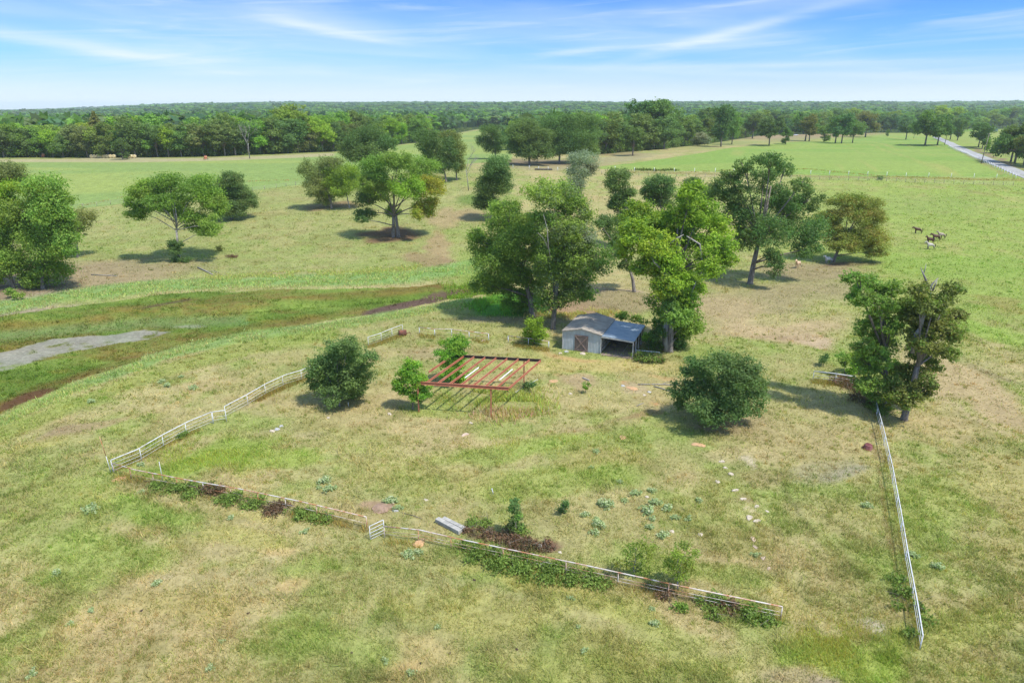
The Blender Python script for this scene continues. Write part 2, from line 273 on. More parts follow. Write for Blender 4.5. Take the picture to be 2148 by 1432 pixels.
    c = mix(c, (166, 160, 92), (1 - sst(1, 3, np.abs(v - np.interp(u, [1270, 1700, 2140], [360, 370, 378])))) * (u > 1270) * (u < 2200) * .8)
    c = mix(c, (178, 162, 104), (1 - sst(1, 3, pline(u, v, [(1990, 300), (2040, 330), (2080, 352), (2105, 368)]))) * .6)
    # woodland floor
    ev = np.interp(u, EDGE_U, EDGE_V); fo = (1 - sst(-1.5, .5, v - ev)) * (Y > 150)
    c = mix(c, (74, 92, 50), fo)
    c = mix(c, (158, 196, 88), (fo > .5) * (1 - sst(.8, 1.2, ((u - 2060) / 130) ** 2 + ((v - 296) / 26) ** 2)))
    A = lin(c) / KEXP
    br = (0.86 + .28 * n3)[..., None]
    cover = (1 - sd) * (1 - fo)
    bare = np.clip((c[..., 0] - c[..., 1] - 2) / 26.0, 0, 1)
    return np.clip(A * br, 0, .8), cover * (1 - .82 * bare), hl + hr

# ------------------------------------------------------------------ mesh helpers
def mk(name, V, F, mat=None, parent=None, col=None, smooth=False, loc=None, sizes=None):
    V = np.asarray(V, np.float32); me = bpy.data.meshes.new(name)
    if isinstance(F, np.ndarray):
        k = F.shape[1]; nf = len(F); me.vertices.add(len(V)); me.vertices.foreach_set('co', V.ravel())
        me.loops.add(nf * k); me.loops.foreach_set('vertex_index', F.astype(np.int32).ravel())
        me.polygons.add(nf); me.polygons.foreach_set('loop_start', np.arange(nf, dtype=np.int32) * k)
        me.update(calc_edges=True)
    else:
        me.from_pydata([tuple(map(float, q)) for q in V], [], F); me.update()
    if col is not None:
        at = me.color_attributes.new('Col', 'FLOAT_COLOR', 'POINT')
        c4 = np.ones((len(V), 4), np.float32); c4[:, :3] = col; at.data.foreach_set('color', c4.ravel())
    if smooth: me.polygons.foreach_set('use_smooth', np.ones(len(me.polygons), bool))
    if mat: me.materials.append(mat)
    ob = bpy.data.objects.new(name, me); scene.collection.objects.link(ob)
    if parent: ob.parent = parent
    if loc is not None: ob.location = loc
    return ob
def thing(name, label, cat, loc=(0, 0, 0), rz=0, group=None):
    o = bpy.data.objects.new(name, None); scene.collection.objects.link(o); o.empty_display_size = .3
    o.location = loc; o.rotation_euler = (0, 0, rz); o['label'] = label; o['category'] = cat
    if group: o['group'] = group
    return o
def tag(o, label, cat, group=None, kind=None):
    o['label'] = label; o['category'] = cat
    if group: o['group'] = group
    if kind: o['kind'] = kind
    return o
class G:
    """collects solids into one mesh"""
    def __init__(s): s.V = []; s.F = []
    def add(s, V, F):
        b = len(s.V); s.V += [tuple(q) for q in V]; s.F += [tuple(i + b for i in f) for f in F]; return s
    def box(s, c, d, rz=0, rx=0, ry=0):
        m = Matrix.Translation(c) @ Matrix.Rotation(rz, 4, 'Z') @ Matrix.Rotation(ry, 4, 'Y') @ Matrix.Rotation(rx, 4, 'X')
        v = [m @ Vector((x * d[0] / 2, y * d[1] / 2, z * d[2] / 2)) for x in (-1, 1) for y in (-1, 1) for z in (-1, 1)]
        return s.add(v, [(0, 1, 3, 2), (4, 6, 7, 5), (0, 4, 5, 1), (2, 3, 7, 6), (0, 2, 6, 4), (1, 5, 7, 3)])
    def tube(s, pts, rad, n=8, cap=True):
        pts = [Vector(p) for p in pts]
        if not hasattr(rad, '__len__'): rad = [rad] * len(pts)
        V = []; F = []
        for i, p in enumerate(pts):
            t = (pts[min(i + 1, len(pts) - 1)] - pts[max(i - 1, 0)]).normalized()
            a = t.cross(Vector((0.02, 1, 0.03)) if abs(t.z) > .8 else Vector((0, 0, 1))).normalized(); b = t.cross(a)
            for k in range(n):
                an = 2 * math.pi * k / n; V.append(p + (a * math.cos(an) + b * math.sin(an)) * rad[i])
        for i in range(len(pts) - 1):
            for k in range(n):
                k2 = (k + 1) % n; F.append((i * n + k, i * n + k2, (i + 1) * n + k2, (i + 1) * n + k))
        if cap: F.append(tuple(range(n))[::-1]); F.append(tuple((len(pts) - 1) * n + k for k in range(n)))
        return s.add(V, F)
    def lathe(s, prof, n=16, m=Matrix()):
        V = [m @ Vector((r * math.cos(2 * math.pi * k / n), r * math.sin(2 * math.pi * k / n), z)) for r, z in prof for k in range(n)]
        F = [(i * n + k, i * n + (k + 1) % n, (i + 1) * n + (k + 1) % n, (i + 1) * n + k) for i in range(len(prof) - 1) for k in range(n)]
        return s.add(V, F)
    def quad(s, *v): return s.add(v, [tuple(range(len(v)))])
    def build(s, name, mat, parent=None, smooth=False, bevel=0, loc=None):
        ob = mk(name, np.array([tuple(q) for q in s.V]), s.F, mat, parent, smooth=smooth, loc=loc)
        if bevel:
            md = ob.modifiers.new('b', 'BEVEL'); md.width = bevel; md.segments = 2; md.limit_method = 'ANGLE'
        return ob

# ------------------------------------------------------------------ materials
def mat(name, base=(.5, .5, .5), rough=.8, var=None, scale=3, detail=6, metal=0, bump=0, bscale=None, lo=.42, hi=.6, spec=.3, stretch=None):
    m = bpy.data.materials.new(name); m.use_nodes = True; t = m.node_tree; p = t.nodes['Principled BSDF']
    p.inputs['Base Color'].default_value = (*base, 1); p.inputs['Roughness'].default_value = rough; p.inputs['Metallic'].default_value = metal
    p.inputs['Specular IOR Level'].default_value = spec
    c = t.nodes.new('ShaderNodeTexCoord'); vec = c.outputs['Object']
    if stretch:
        mp = t.nodes.new('ShaderNodeMapping'); mp.inputs['Scale'].default_value = stretch; t.links.new(vec, mp.inputs[0]); vec = mp.outputs[0]
    if var is not None:
        n = t.nodes.new('ShaderNodeTexNoise'); n.inputs['Scale'].default_value = scale; n.inputs['Detail'].default_value = detail; n.inputs['Roughness'].default_value = .65
        t.links.new(vec, n.inputs[0]); r = t.nodes.new('ShaderNodeValToRGB'); r.color_ramp.elements[0].position = lo; r.color_ramp.elements[1].position = hi
        r.color_ramp.elements[0].color = (*base, 1); r.color_ramp.elements[1].color = (*var, 1)
        t.links.new(n.outputs[0], r.inputs[0]); t.links.new(r.outputs[0], p.inputs['Base Color'])
    if bump:
        n2 = t.nodes.new('ShaderNodeTexNoise'); n2.inputs['Scale'].default_value = bscale or scale * 2; n2.inputs['Detail'].default_value = 5
        t.links.new(vec, n2.inputs[0]); b = t.nodes.new('ShaderNodeBump'); b.inputs['Strength'].default_value = bump; b.inputs['Distance'].default_value = .05
        t.links.new(n2.outputs[0], b.inputs['Height']); t.links.new(b.outputs[0], p.inputs['Normal'])
    return m
def colmat(name, trans=.35, rough=.6, objcol=True, spec=.15):
    m = bpy.data.materials.new(name); m.use_nodes = True; t = m.node_tree
    for n in list(t.nodes): t.nodes.remove(n)
    o = t.nodes.new('ShaderNodeOutputMaterial'); a = t.nodes.new('ShaderNodeAttribute'); a.attribute_name = 'Col'; c = a.outputs[0]
    if objcol:
        oi = t.nodes.new('ShaderNodeObjectInfo'); mx = t.nodes.new('ShaderNodeMix'); mx.data_type = 'RGBA'; mx.blend_type = 'MULTIPLY'; mx.inputs[0].default_value = 1
        t.links.new(c, mx.inputs[6]); t.links.new(oi.outputs['Color'], mx.inputs[7]); c = mx.outputs[2]
    d = t.nodes.new('ShaderNodeBsdfPrincipled'); d.inputs['Roughness'].default_value = rough; d.inputs['Specular IOR Level'].default_value = spec; t.links.new(c, d.inputs['Base Color'])
    if trans:
        tr = t.nodes.new('ShaderNodeBsdfTranslucent')
        m2 = t.nodes.new('ShaderNodeMix'); m2.data_type = 'RGBA'; m2.blend_type = 'MULTIPLY'; m2.inputs[0].default_value = 1; t.links.new(c, m2.inputs[6]); m2.inputs[7].default_value = (1.15, 1.25, .6, 1)
        t.links.new(m2.outputs[2], tr.inputs[0])
        ms = t.nodes.new('ShaderNodeMixShader'); ms.inputs[0].default_value = trans; t.links.new(d.outputs[0], ms.inputs[1]); t.links.new(tr.outputs[0], ms.inputs[2]); t.links.new(ms.outputs[0], o.inputs[0])
    else: t.links.new(d.outputs[0], o.inputs[0])
    return m
LEAF = colmat('leaf', .46); GRASSM = colmat('grass_blade', .45, .7, False, .1)
BARK = mat('bark', (.13, .105, .085), .95, (.24, .21, .18), 2.2, bump=.6, stretch=(3, 3, .6))
BARKP = mat('pale_bark', (.33, .31, .28), .95, (.19, .17, .15), 2.0, bump=.5, stretch=(3, 3, .6))
WHITE = mat('white_pipe_paint', (.56, .57, .57), .55, (.36, .30, .24), 2.3, lo=.50, hi=.70)
RUSTW = mat('rusty_pipe_paint', (.55, .51, .46), .6, (.40, .17, .07), 0.9, lo=.44, hi=.58)
RUST = mat('rust', (.42, .15, .06), .85, (.60, .42, .30), 1.4, lo=.45, hi=.66)
REDP = mat('red_oxide_primer', (.33, .095, .048), .75, (.42, .18, .11), 1.2, lo=.35, hi=.7, bump=.1)
DARKS = mat('dark_steel', (.05, .035, .03), .7, (.09, .05, .04), 2)
WOODG = mat('weathered_wood', (.26, .22, .18), .9, (.40, .36, .31), 3, stretch=(1, 1, .2), bump=.3)
ROCK = mat('limestone', (.50, .43, .33), .95, (.36, .30, .23), 2.5, bump=.6)
def groundmat():
    m = bpy.data.materials.new('ground'); m.use_nodes = True; t = m.node_tree; p = t.nodes['Principled BSDF']; ln = t.links.new
    a = t.nodes.new('ShaderNodeAttribute'); a.attribute_name = 'Col'; tcn = t.nodes.new('ShaderNodeTexCoord')
    p.inputs['Roughness'].default_value = .95; p.inputs['Specular IOR Level'].default_value = .05
    def nz(s, d, r=.6, st=(1, 1, 1)):
        mp = t.nodes.new('ShaderNodeMapping'); mp.inputs['Scale'].default_value = st; ln(tcn.outputs['Object'], mp.inputs[0])
        n = t.nodes.new('ShaderNodeTexNoise'); n.inputs['Scale'].default_value = s; n.inputs['Detail'].default_value = d; n.inputs['Roughness'].default_value = r; ln(mp.outputs[0], n.inputs[0]); return n.outputs[0]
    def mr(x, a0, a1, b0, b1):
        n = t.nodes.new('ShaderNodeMapRange'); ln(x, n.inputs[0]); n.inputs[1].default_value = a0; n.inputs[2].default_value = a1; n.inputs[3].default_value = b0; n.inputs[4].default_value = b1; return n.outputs[0]
    f1 = nz(2.2, 8, .75); f2 = nz(.55, 4, .6)
    def mul(c, fac):
        n = t.nodes.new('ShaderNodeMix'); n.data_type = 'RGBA'; n.blend_type = 'MULTIPLY'; n.inputs[0].default_value = 1; ln(c, n.inputs[6]); ln(fac, n.inputs[7]); return n.outputs[2]
    def mixc(c, col, fac):
        n = t.nodes.new('ShaderNodeMix'); n.data_type = 'RGBA'; ln(fac, n.inputs[0]); ln(c, n.inputs[6]); n.inputs[7].default_value = (*col, 1); return n.outputs[2]
    c = mul(a.outputs[0], mr(f1, .3, .7, .74, 1.30))
    c = mul(c, mr(f2, .3, .7, .88, 1.12))
    c = mixc(c, tuple(alb(135, 128, 72)), mr(nz(5.5, 5, .7), .56, .72, 0, .22))
    c = mixc(c, tuple(alb(215, 200, 145)), mr(nz(4.1, 5, .7), .60, .74, 0, .35))
    ln(c, p.inputs['Base Color'])
    b = t.nodes.new('ShaderNodeBump'); b.inputs['Strength'].default_value = .55; b.inputs['Distance'].default_value = .12; ln(f1, b.inputs['Height']); ln(b.outputs[0], p.inputs['Normal'])
    return m

# ------------------------------------------------------------------ ground sheet
ys = [-70.0]
while ys[-1] < 9500:
    y = ys[-1]; ys.append(y + max(.42 if y > 15 else 2.5, (y - 20) * .0062 if y > 20 else 0))
ys = np.array(ys); nx = 520
tx = np.linspace(-1, 1, nx); tx = tx * (.75 + .25 * tx * tx)
W_ = 75 + np.maximum(ys, 0) * 1.25
GX = tx[None, :] * W_[:, None]; GY = np.repeat(ys[:, None], nx, 1)
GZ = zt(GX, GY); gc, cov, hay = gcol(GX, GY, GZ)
V = np.stack([GX, GY, GZ], -1).reshape(-1, 3); i = np.arange(len(ys) - 1)[:, None] * nx + np.arange(nx - 1)[None, :]
F = np.stack([i, i + 1, i + nx + 1, i + nx], -1).reshape(-1, 4)
gm = groundmat(); o = mk('ground', V, F, gm, col=gc.reshape(-1, 3), smooth=True); o['kind'] = 'structure'

# ------------------------------------------------------------------ grass blades
rng = np.random.default_rng(7)
def blades(name, X, Y, H, Wd, lean, colr, m):
    n = len(X); Z = zt(X, Y); th = rng.uniform(0, 2 * np.pi, n); la = rng.uniform(0, 2 * np.pi, n)
    dx, dy = np.cos(th) * Wd / 2, np.sin(th) * Wd / 2; lx, ly = np.cos(la) * lean * H, np.sin(la) * lean * H
    V = np.empty((n, 3, 3), np.float32)
    V[:, 0] = np.stack([X - dx, Y - dy, Z - .02], -1); V[:, 1] = np.stack([X + dx, Y + dy, Z - .02], -1); V[:, 2] = np.stack([X + lx, Y + ly, Z + H], -1)
    return V.reshape(-1, 3), np.arange(n * 3).reshape(-1, 3), np.repeat(colr, 3, 0)
NB = 620000
u = rng.uniform(-260, 2400, NB); v = 350 + 1180 * rng.uniform(0, 1, NB) ** .9
a, b, c = ray(u, v); t = CH / np.maximum(-c, 1e-3); X, Y = a * t, b * t
for _ in range(8):
    t = (CH - zt(X, Y)) / np.maximum(-c, 1e-3); X, Y = a * t, b * t
ok = (Y > 15) & (Y < 270); X, Y = X[ok], Y[ok]
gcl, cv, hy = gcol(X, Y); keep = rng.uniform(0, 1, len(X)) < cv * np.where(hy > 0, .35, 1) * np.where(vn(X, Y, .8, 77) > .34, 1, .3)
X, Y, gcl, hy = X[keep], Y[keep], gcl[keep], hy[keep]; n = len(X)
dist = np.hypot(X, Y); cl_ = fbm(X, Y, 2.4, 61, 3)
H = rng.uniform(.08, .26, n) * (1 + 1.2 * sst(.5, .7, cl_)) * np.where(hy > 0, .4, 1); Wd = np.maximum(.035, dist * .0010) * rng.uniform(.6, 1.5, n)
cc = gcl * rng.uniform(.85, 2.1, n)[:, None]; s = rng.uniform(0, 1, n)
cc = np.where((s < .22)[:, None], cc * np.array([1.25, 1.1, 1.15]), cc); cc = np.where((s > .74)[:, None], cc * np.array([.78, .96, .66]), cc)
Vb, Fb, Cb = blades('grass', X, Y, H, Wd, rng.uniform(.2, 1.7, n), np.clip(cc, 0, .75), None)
o = mk('grass', Vb, Fb, GRASSM, col=Cb); tag(o, 'short dry and green pasture grass covering the fields', 'grass', kind='stuff')
# tall weeds on the pond banks and rank tufts
def band(P, wid, n):
    P = np.array(P, float); seg = np.hypot(*(P[1:] - P[:-1]).T); q = rng.choice(len(seg), n, p=seg / seg.sum()); t = rng.uniform(0, 1, n)
    uv = P[q] + (P[q + 1] - P[q]) * t[:, None]; return uv[:, 0] + rng.normal(0, 4, n), uv[:, 1] + rng.normal(0, wid, n)
parts = []
def tallweeds(u, v, h, col, wf=1.0):
    a, b, c = ray(u, v); t = CH / -c; X, Y = a * t, b * t
    for _ in range(6): t = (CH - zt(X, Y)) / -c; X, Y = a * t, b * t
    k = vn(X, Y, 2.2, 55) > .34; X, Y = X[k], Y[k]; n = len(X)
    cc = alb(*col)[None] * np.array([2.3, 1.7, 1.9]) * rng.uniform(.75, 1.45, n)[:, None] * (1 + .2 * (rng.uniform(-1, 1, (n, 3))))
    parts.append(blades('', X, Y, rng.uniform(.5, 1, n) * h, np.maximum(.05, Y * .0013) * wf * rng.uniform(.6, 1.4, n), rng.uniform(.1, .9, n), cc, None))
tallweeds(*band([(-300, 694), (0, 648), (150, 620), (300, 604), (450, 594), (600, 592), (750, 588), (900, 577), (1000, 562)], 6.5, 22000), .42, (160, 194, 116))
tallweeds(*band([(430, 585), (600, 575), (750, 573), (880, 560)], 4, 6000), .4, (164, 192, 108))
tallweeds(*band([(-300, 962), (0, 886), (60, 860), (150, 817), (300, 768)], 5.5, 8000), .4, (166, 196, 118))
tallweeds(*band([(300, 752), (340, 745), (400, 727), (500, 710), (640, 692), (760, 674), (900, 650), (985, 632)], 4, 11000), .36, (162, 192, 120))
tallweeds(rng.normal(1040, 26, 5000), rng.normal(640, 8, 5000), .7, (110, 172, 66))
tallweeds(rng.normal(985, 30, 3000), rng.normal(612, 10, 3000), .5, (120, 165, 60))
tallweeds(rng.normal(1085, 35, 2600), rng.normal(850, 14, 2600), .8, (160, 190, 92)); tallweeds(rng.normal(1000, 35, 2600), rng.normal(835, 10, 2600), .6, (158, 188, 92))
tallweeds(rng.normal(1060, 40, 900), rng.normal(868, 8, 900), .9, (196, 186, 140))
tallweeds(rng.normal(1160, 25, 900), rng.normal(662, 4, 900), .6, (178, 190, 112)); tallweeds(rng.normal(1240, 35, 1500), rng.normal(658, 4, 1500), .6, (170, 186, 110))
tallweeds(rng.normal(1750, 60, 6000), rng.normal(1350, 30, 6000), .35, (162, 182, 84), .6)
tallweeds(rng.normal(430, 70, 5000), rng.normal(960, 20, 5000), .35, (158, 190, 80), .6)
tallweeds(rng.normal(1120, 80, 2600), rng.normal(930, 14, 2600), .35, (160, 182, 88), .6)
tallweeds(*band([(1300, 362), (1500, 365), (1760, 371), (2000, 376), (2140, 380)], 1.3, 1500), .35, (155, 160, 90))
tallweeds(*band([(1330, 357), (1380, 358), (1420, 359)], 1.0, 500), .9, (95, 120, 60))
tallweeds(*band([(170, 434), (400, 411), (640, 386)], .9, 500), .35, (160, 160, 100))
tallweeds(*band([(640, 793), (560, 830), (500, 862)], 2.5, 900), .4, (140, 140, 70))
def tufts(n, per, ur, vr, h, colr, rad, wf=1.0):
    u = rng.uniform(*ur, n); v = rng.uniform(*vr, n); a, b, c = ray(u, v); t = CH / -c; X, Y = a * t, b * t
    for _ in range(5): t = (CH - zt(X, Y)) / -c; X, Y = a * t, b * t
    g_, cv_, hy_ = gcol(X, Y); k = (rng.uniform(0, 1, n) < cv_ * .9) & (hy_ < .5) & (fbm(X, Y, 6, 88, 3) > .42); X, Y, g_ = X[k], Y[k], g_[k]; m = len(X)
    R_ = rad * rng.uniform(.4, 1.5, m); col_ = g_ * (1 + rng.uniform(-.22, .3, (m, 1))) * np.where(rng.uniform(0, 1, (m, 1)) < .55, np.array([[.80, 1.0, .62]]), np.array([[1.28, 1.1, 1.08]]))
    X = np.repeat(X, per) + rng.normal(0, 1, m * per) * np.repeat(R_, per); Y = np.repeat(Y, per) + rng.normal(0, 1, m * per) * np.repeat(R_, per)
    N_ = m * per; parts.append(blades('', X, Y, rng.uniform(.5, 1, N_) * h, np.maximum(.035, np.hypot(X, Y) * .0009) * rng.uniform(.6, 1.3, N_), rng.uniform(.2, 1.1, N_), np.repeat(col_, per, 0) * rng.uniform(.9, 1.7, (N_, 1)), None))
tufts(9500, 20, (-150, 2300), (700, 1480), .32, None, .20)
tufts(1700, 16, (-150, 2300), (440, 720), .42, None, .45)
for P_ in ([(240, 1000), (500, 1052), (770, 1112)], [(805, 1134), (1220, 1216), (1640, 1302)]): tallweeds(*band(P_, 5, 2600), .45, (158, 160, 84), .7)
for P_ in ([(1836, 866), (1868, 1000), (1900, 1190), (1929, 1362)], [(238, 990), (346, 936), (447, 888)], [(476, 880), (560, 827), (660, 785)], [(773, 728), (845, 702)], [(880, 704), (1025, 718)], [(1066, 722), (1151, 735)], [(1705, 800), (1792, 812)]): tallweeds(*band(P_, 2.2, 1300), .4, (150, 156, 84), .7)
tallweeds(*band([(1831, 895), (1841, 960), (1852, 1040), (1865, 1120), (1885, 1210), (1905, 1300)], 3, 900), .25, (160, 156, 100), .6)  # low weeds added along this strip to break up the fence rail shadows
Vt = []; Ft = []; Ct = []; nn = 0
for (Va, Fa, Ca) in parts: Vt.append(Va); Ft.append(Fa + nn); Ct.append(Ca); nn += len(Va)
o = mk('tall_weeds', np.concatenate(Vt), np.concatenate(Ft), GRASSM, col=np.clip(np.concatenate(Ct), 0, .7)); tag(o, 'tall pale green weeds growing along the pond banks and field edges', 'weeds', kind='stuff')

# ------------------------------------------------------------------ foliage
def cards(C, Rr, n, size, col, rg, flat=.75, var=.22, up=.35, K=None, shell=.5, hue=None):
    """leaf cards in sub-clumps spread through an ellipsoid: centre C, radii Rr"""
    C = np.array(C); Rr = np.array(Rr); K = K or max(8, int(9 + 6 * min(Rr.mean(), 4)))
    d = rg.normal(size=(K, 3)); d /= np.linalg.norm(d, axis=1)[:, None]; r = rg.uniform((shell * .6) ** 3, 1, K) ** (1 / 3) * .86
    cc = C + d * r[:, None] * Rr; cr = Rr.mean() * rg.uniform(.26, .56, K)
    q = rg.choice(K, n, p=cr ** 2 / (cr ** 2).sum()); p = rg.normal(size=(n, 3)); p /= np.linalg.norm(p, axis=1)[:, None]
    rr_ = rg.uniform(.1, 1, n) ** .7 * np.where(rg.uniform(0, 1, n) < .16, rg.uniform(1.1, 1.6, n), 1); p *= rr_[:, None]; P = cc[q] + p * cr[q][:, None] * np.array([1.15, 1.15, flat])
    nr = p * .8 + rg.normal(size=(n, 3)) * .6 + np.array([0, 0, up]); nr /= np.linalg.norm(nr, axis=1)[:, None]
    a = np.cross(nr, rg.normal(size=(n, 3))); a /= np.linalg.norm(a, axis=1)[:, None]; b = np.cross(nr, a)
    s = size * rg.uniform(.55, 1.35, n)[:, None]; l = s * rg.uniform(1.0, 1.5, n)[:, None]
    V = np.stack([P - a * l * .5, P + b * s * .36 - a * l * .05, P + a * l * .5, P - b * s * .36 + a * l * .05], 1)
    base = np.array(col)[None] * BRI * rg.uniform(1 - var, 1 + var, n)[:, None] * (1 + (rg.uniform(-.5, .5, K)[:, None] * var)[q])
    if hue is not None:
        k = rg.uniform(0, 1, K)[q] * .6 + rg.uniform(0, 1, n) * .4; k = (k > .62)[:, None]; base = np.where(k, np.array(hue)[None] * BRI * rg.uniform(.8, 1.2, n)[:, None], base)
    return V.reshape(-1, 3), np.repeat(base, 4, 0)
BRI = 1.55
def mkleaf(name, Vs, Cs, parent, m=LEAF):
    V = np.concatenate(Vs); C = np.clip(np.concatenate(Cs), .004, .6); F = np.arange(len(V)).reshape(-1, 4)
    return mk(name, V, F, m, parent, col=C)
GREEN = {'mid': (.145, .225, .042), 'dark': (.086, .140, .040), 'oak': (.105, .165, .046), 'yel': (.175, .255, .028), 'lime': (.16, .26, .03), 'olive': (.15, .175, .055), 'auto': (.25, .25, .035),
         'bush': (.088, .145, .046), 'feath': (.17, .21, .045), 'brn': (.13, .15, .04), 'grey': (.17, .19, .12), 'brt': (.14, .26, .03), 'sage': (.29, .34, .19), 'bram': (.115, .165, .035), 'deadb': (.14, .085, .05), 'haz': (.08, .14, .05)}
def tree(name, label, cat, base, blobs, trunk=.3, leaf=.3, dens=4.5, col='mid', hue=None, bark=BARK, depth=.8, fork=.38, group=None, seed=None, limbs=True, flat=.75, stems=1, lean=0, shell=.45, sc=1.0, shoot=1.0):
    rg = np.random.default_rng(seed if seed is not None else int(base[0] * 13 + base[1] * 7))
    leaf = leaf * .94; P = hit(*base); t = thing(name, label, cat, P, group=group); Vs, Cs = [], []
    k = P.y * cp + (CH - P.z) * sp; m_px = k / FP; us = [q[0] for q in blobs]; cw = (max(us) - min(us)) * m_px / 2 + 1
    ctr = []
    for q in blobs:
        bu, bv, ru, rv = q[:4]; cn = q[4] if len(q) > 4 else col; hn = hue
        if cn in ('auto',) and hue is None: hn = GREEN['auto'] if cn == 'yel' else GREEN['yel']
        off = (np.mean(us) - bu) * m_px; lim = max(.3, math.sqrt(max(cw * cw - off * off, 0))) * depth
        dy = float(rg.uniform(-1, 1)) * lim * .75; c = onplane(bu, bv, P.y + dy)
        kk = (c.y * cp + (CH - c.z) * sp) / FP; rx, rz = ru * kk * 1.07 * sc, rv * kk * 1.07 * sc / math.cos(math.atan2(CH - c.z, c.y)); L_ = c - P; ctr.append((L_, rx))
        n = int(1.35 * dens * math.pi * rx * rz / (leaf * leaf * .43)); n = max(n, 30)
        bc = np.array(GREEN[cn]) * rg.uniform(.84, 1.18) * np.array([rg.uniform(.9, 1.15), 1, 1]); V, C = cards(L_, (rx, (rx + rz) / 2, rz), n, leaf, bc, rg, flat=flat, shell=shell, hue=hn); Vs.append(V); Cs.append(C)
        ns = int(14 + 5 * rx); d = rg.normal(size=(ns, 3)); d[:, 2] = d[:, 2] * .8 + .35; d /= np.linalg.norm(d, axis=1)[:, None]; pc_ = 9
        tt_ = rg.uniform(.72, 1.0, (ns, pc_)) + rg.uniform(.05, .34, (ns, 1)) * shoot * np.linspace(0, 1, pc_)[None]; Pp = np.array(L_) + (d[:, None, :] * tt_[..., None] * np.array((rx, rx, rz)) + rg.normal(0, leaf * .35, (ns, pc_, 3))).reshape(ns, pc_, 3)
        Pp = Pp.reshape(-1, 3); m_ = len(Pp); a_ = rg.normal(size=(m_, 3)); a_ /= np.linalg.norm(a_, axis=1)[:, None]; b_ = np.cross(a_, rg.normal(size=(m_, 3))); b_ /= np.linalg.norm(b_, axis=1)[:, None]; s_ = leaf * rg.uniform(.5, 1.0, m_)[:, None]
        Vs.append(np.stack([Pp - a_ * s_ * .6, Pp + b_ * s_ * .34, Pp + a_ * s_ * .6, Pp - b_ * s_ * .34], 1).reshape(-1, 3)); Cs.append(np.repeat(bc[None] * BRI * rg.uniform(.8, 1.25, m_)[:, None], 4, 0))
    mkleaf('crown', Vs, Cs, t)
    g = G(); zc = np.mean([c[0].z for c in ctr]); top = max(c[0].z for c in ctr)
    if trunk:
        mid = Vector((float(np.mean([c[0].x for c in ctr])), 0, zc))
        fz = max(min(fork * top, top * .8), .3); fk = Vector((mid.x * .35 + lean, 0, fz))
        for s_ in range(stems):
            o_ = Vector((rg.uniform(-1, 1), rg.uniform(-1, 1), 0)) * (trunk * 2.2 if stems > 1 else 0)
            g.tube([o_ + Vector((0, 0, -.2)), o_ + Vector((0, 0, .25)), o_ * .8 + Vector((fk.x * .35 + rg.uniform(-.1, .1), 0, fz * .5)), fk + o_ * .5],
                   [trunk * 1.55, trunk * 1.08, trunk * .88, trunk * .75], 9)
        g.tube([fk - Vector((0, 0, .1)), fk.lerp(Vector((mid.x, mid.y, top * .75)), .5) + Vector((rg.uniform(-.3, .3), rg.uniform(-.3, .3), 0)), Vector((mid.x, mid.y, top * .8))], [trunk * .72, trunk * .5, trunk * .2], 7)
        if limbs:
            for L_, rx in ctr:
                st = fk if L_.z > fz else Vector((0, 0, max(L_.z * .6, .3))); st = st.lerp(mid, float(rg.uniform(0, .4)) if L_.z > zc else 0)
                mm = st.lerp(L_, .5) + Vector((rg.uniform(-.1, .1) * rx, rg.uniform(-.1, .1) * rx, .12 * rx))
                g.tube([st, mm, L_], [trunk * .38, trunk * .26, trunk * .08], 6)
                for _ in range(3):
                    d = Vector(rg.normal(size=3)).normalized() * rx * .85; d.z = abs(d.z) * .7
                    g.tube([mm.lerp(L_, .6), L_ + d * .5, L_ + d], [trunk * .14, trunk * .09, trunk * .03], 4)
        g.build('trunk', bark, t, smooth=True)
    return t
BUILD_FG = True
tree('leafy_tree', 'large bushy green tree at the left frame edge over bare tan soil', 'tree', (90, 606), [(94, 398, 47, 34), (60, 441, 50, 40), (110, 451, 37, 40), (84, 512, 57, 34), (134, 512, 34, 30), (94, 565, 50, 30), (60, 480, 40, 30), (70, 585, 30, 16), (125, 480, 40, 30), (120, 420, 30, 26)], .32, .30, col='mid', hue=(.14, .2, .03), fork=.3)
tree('leafy_tree', 'yellow-green tree cut by the left frame edge, beside a low bush', 'tree', (29, 604), [(17, 408, 27, 30, 'yel'), (17, 475, 27, 33, 'mid'), (20, 542, 30, 32, 'mid'), (-20, 450, 40, 50, 'mid'), (-15, 530, 35, 45, 'mid'), (0, 575, 25, 18)], .25, .28, col='mid', hue=(.2, .26, .03))
tree('oak_tree', 'olive crown rising behind the bushy trees in the left corner', 'tree', (-5, 500), [(18, 361, 36, 20), (-20, 380, 40, 25), (30, 380, 30, 20)], .3, .32, col='olive')
tree('oak_tree', 'small dull olive tree poking out right behind the bushy left tree', 'tree', (163, 540), [(171, 458, 26, 22), (150, 470, 24, 22), (165, 485, 20, 14)], .2, .28, col='olive', dens=3)
tree('elm_tree', 'rounded umbrella-shaped green tree standing alone with a forked pale trunk, left pasture', 'tree', (378, 548), [(302, 405, 37, 25), (355, 391, 40, 25), (419, 394, 45, 28), (444, 428, 30, 30), (369, 428, 35, 28), (290, 443, 28, 20), (408, 462, 33, 24), (446, 472, 22, 22), (279, 424, 20, 14), (430, 485, 20, 12), (330, 425, 28, 18)], .26, .28, col='mid', bark=BARKP, fork=.42, hue=(.15, .24, .03))
tree('shrub', 'low leafy shrub wrapped round the foot of the umbrella-shaped tree', 'bush', (373, 549), [(372, 512, 18, 13), (368, 525, 14, 11), (380, 545, 22, 7)], .05, .24, col='dark', limbs=False)
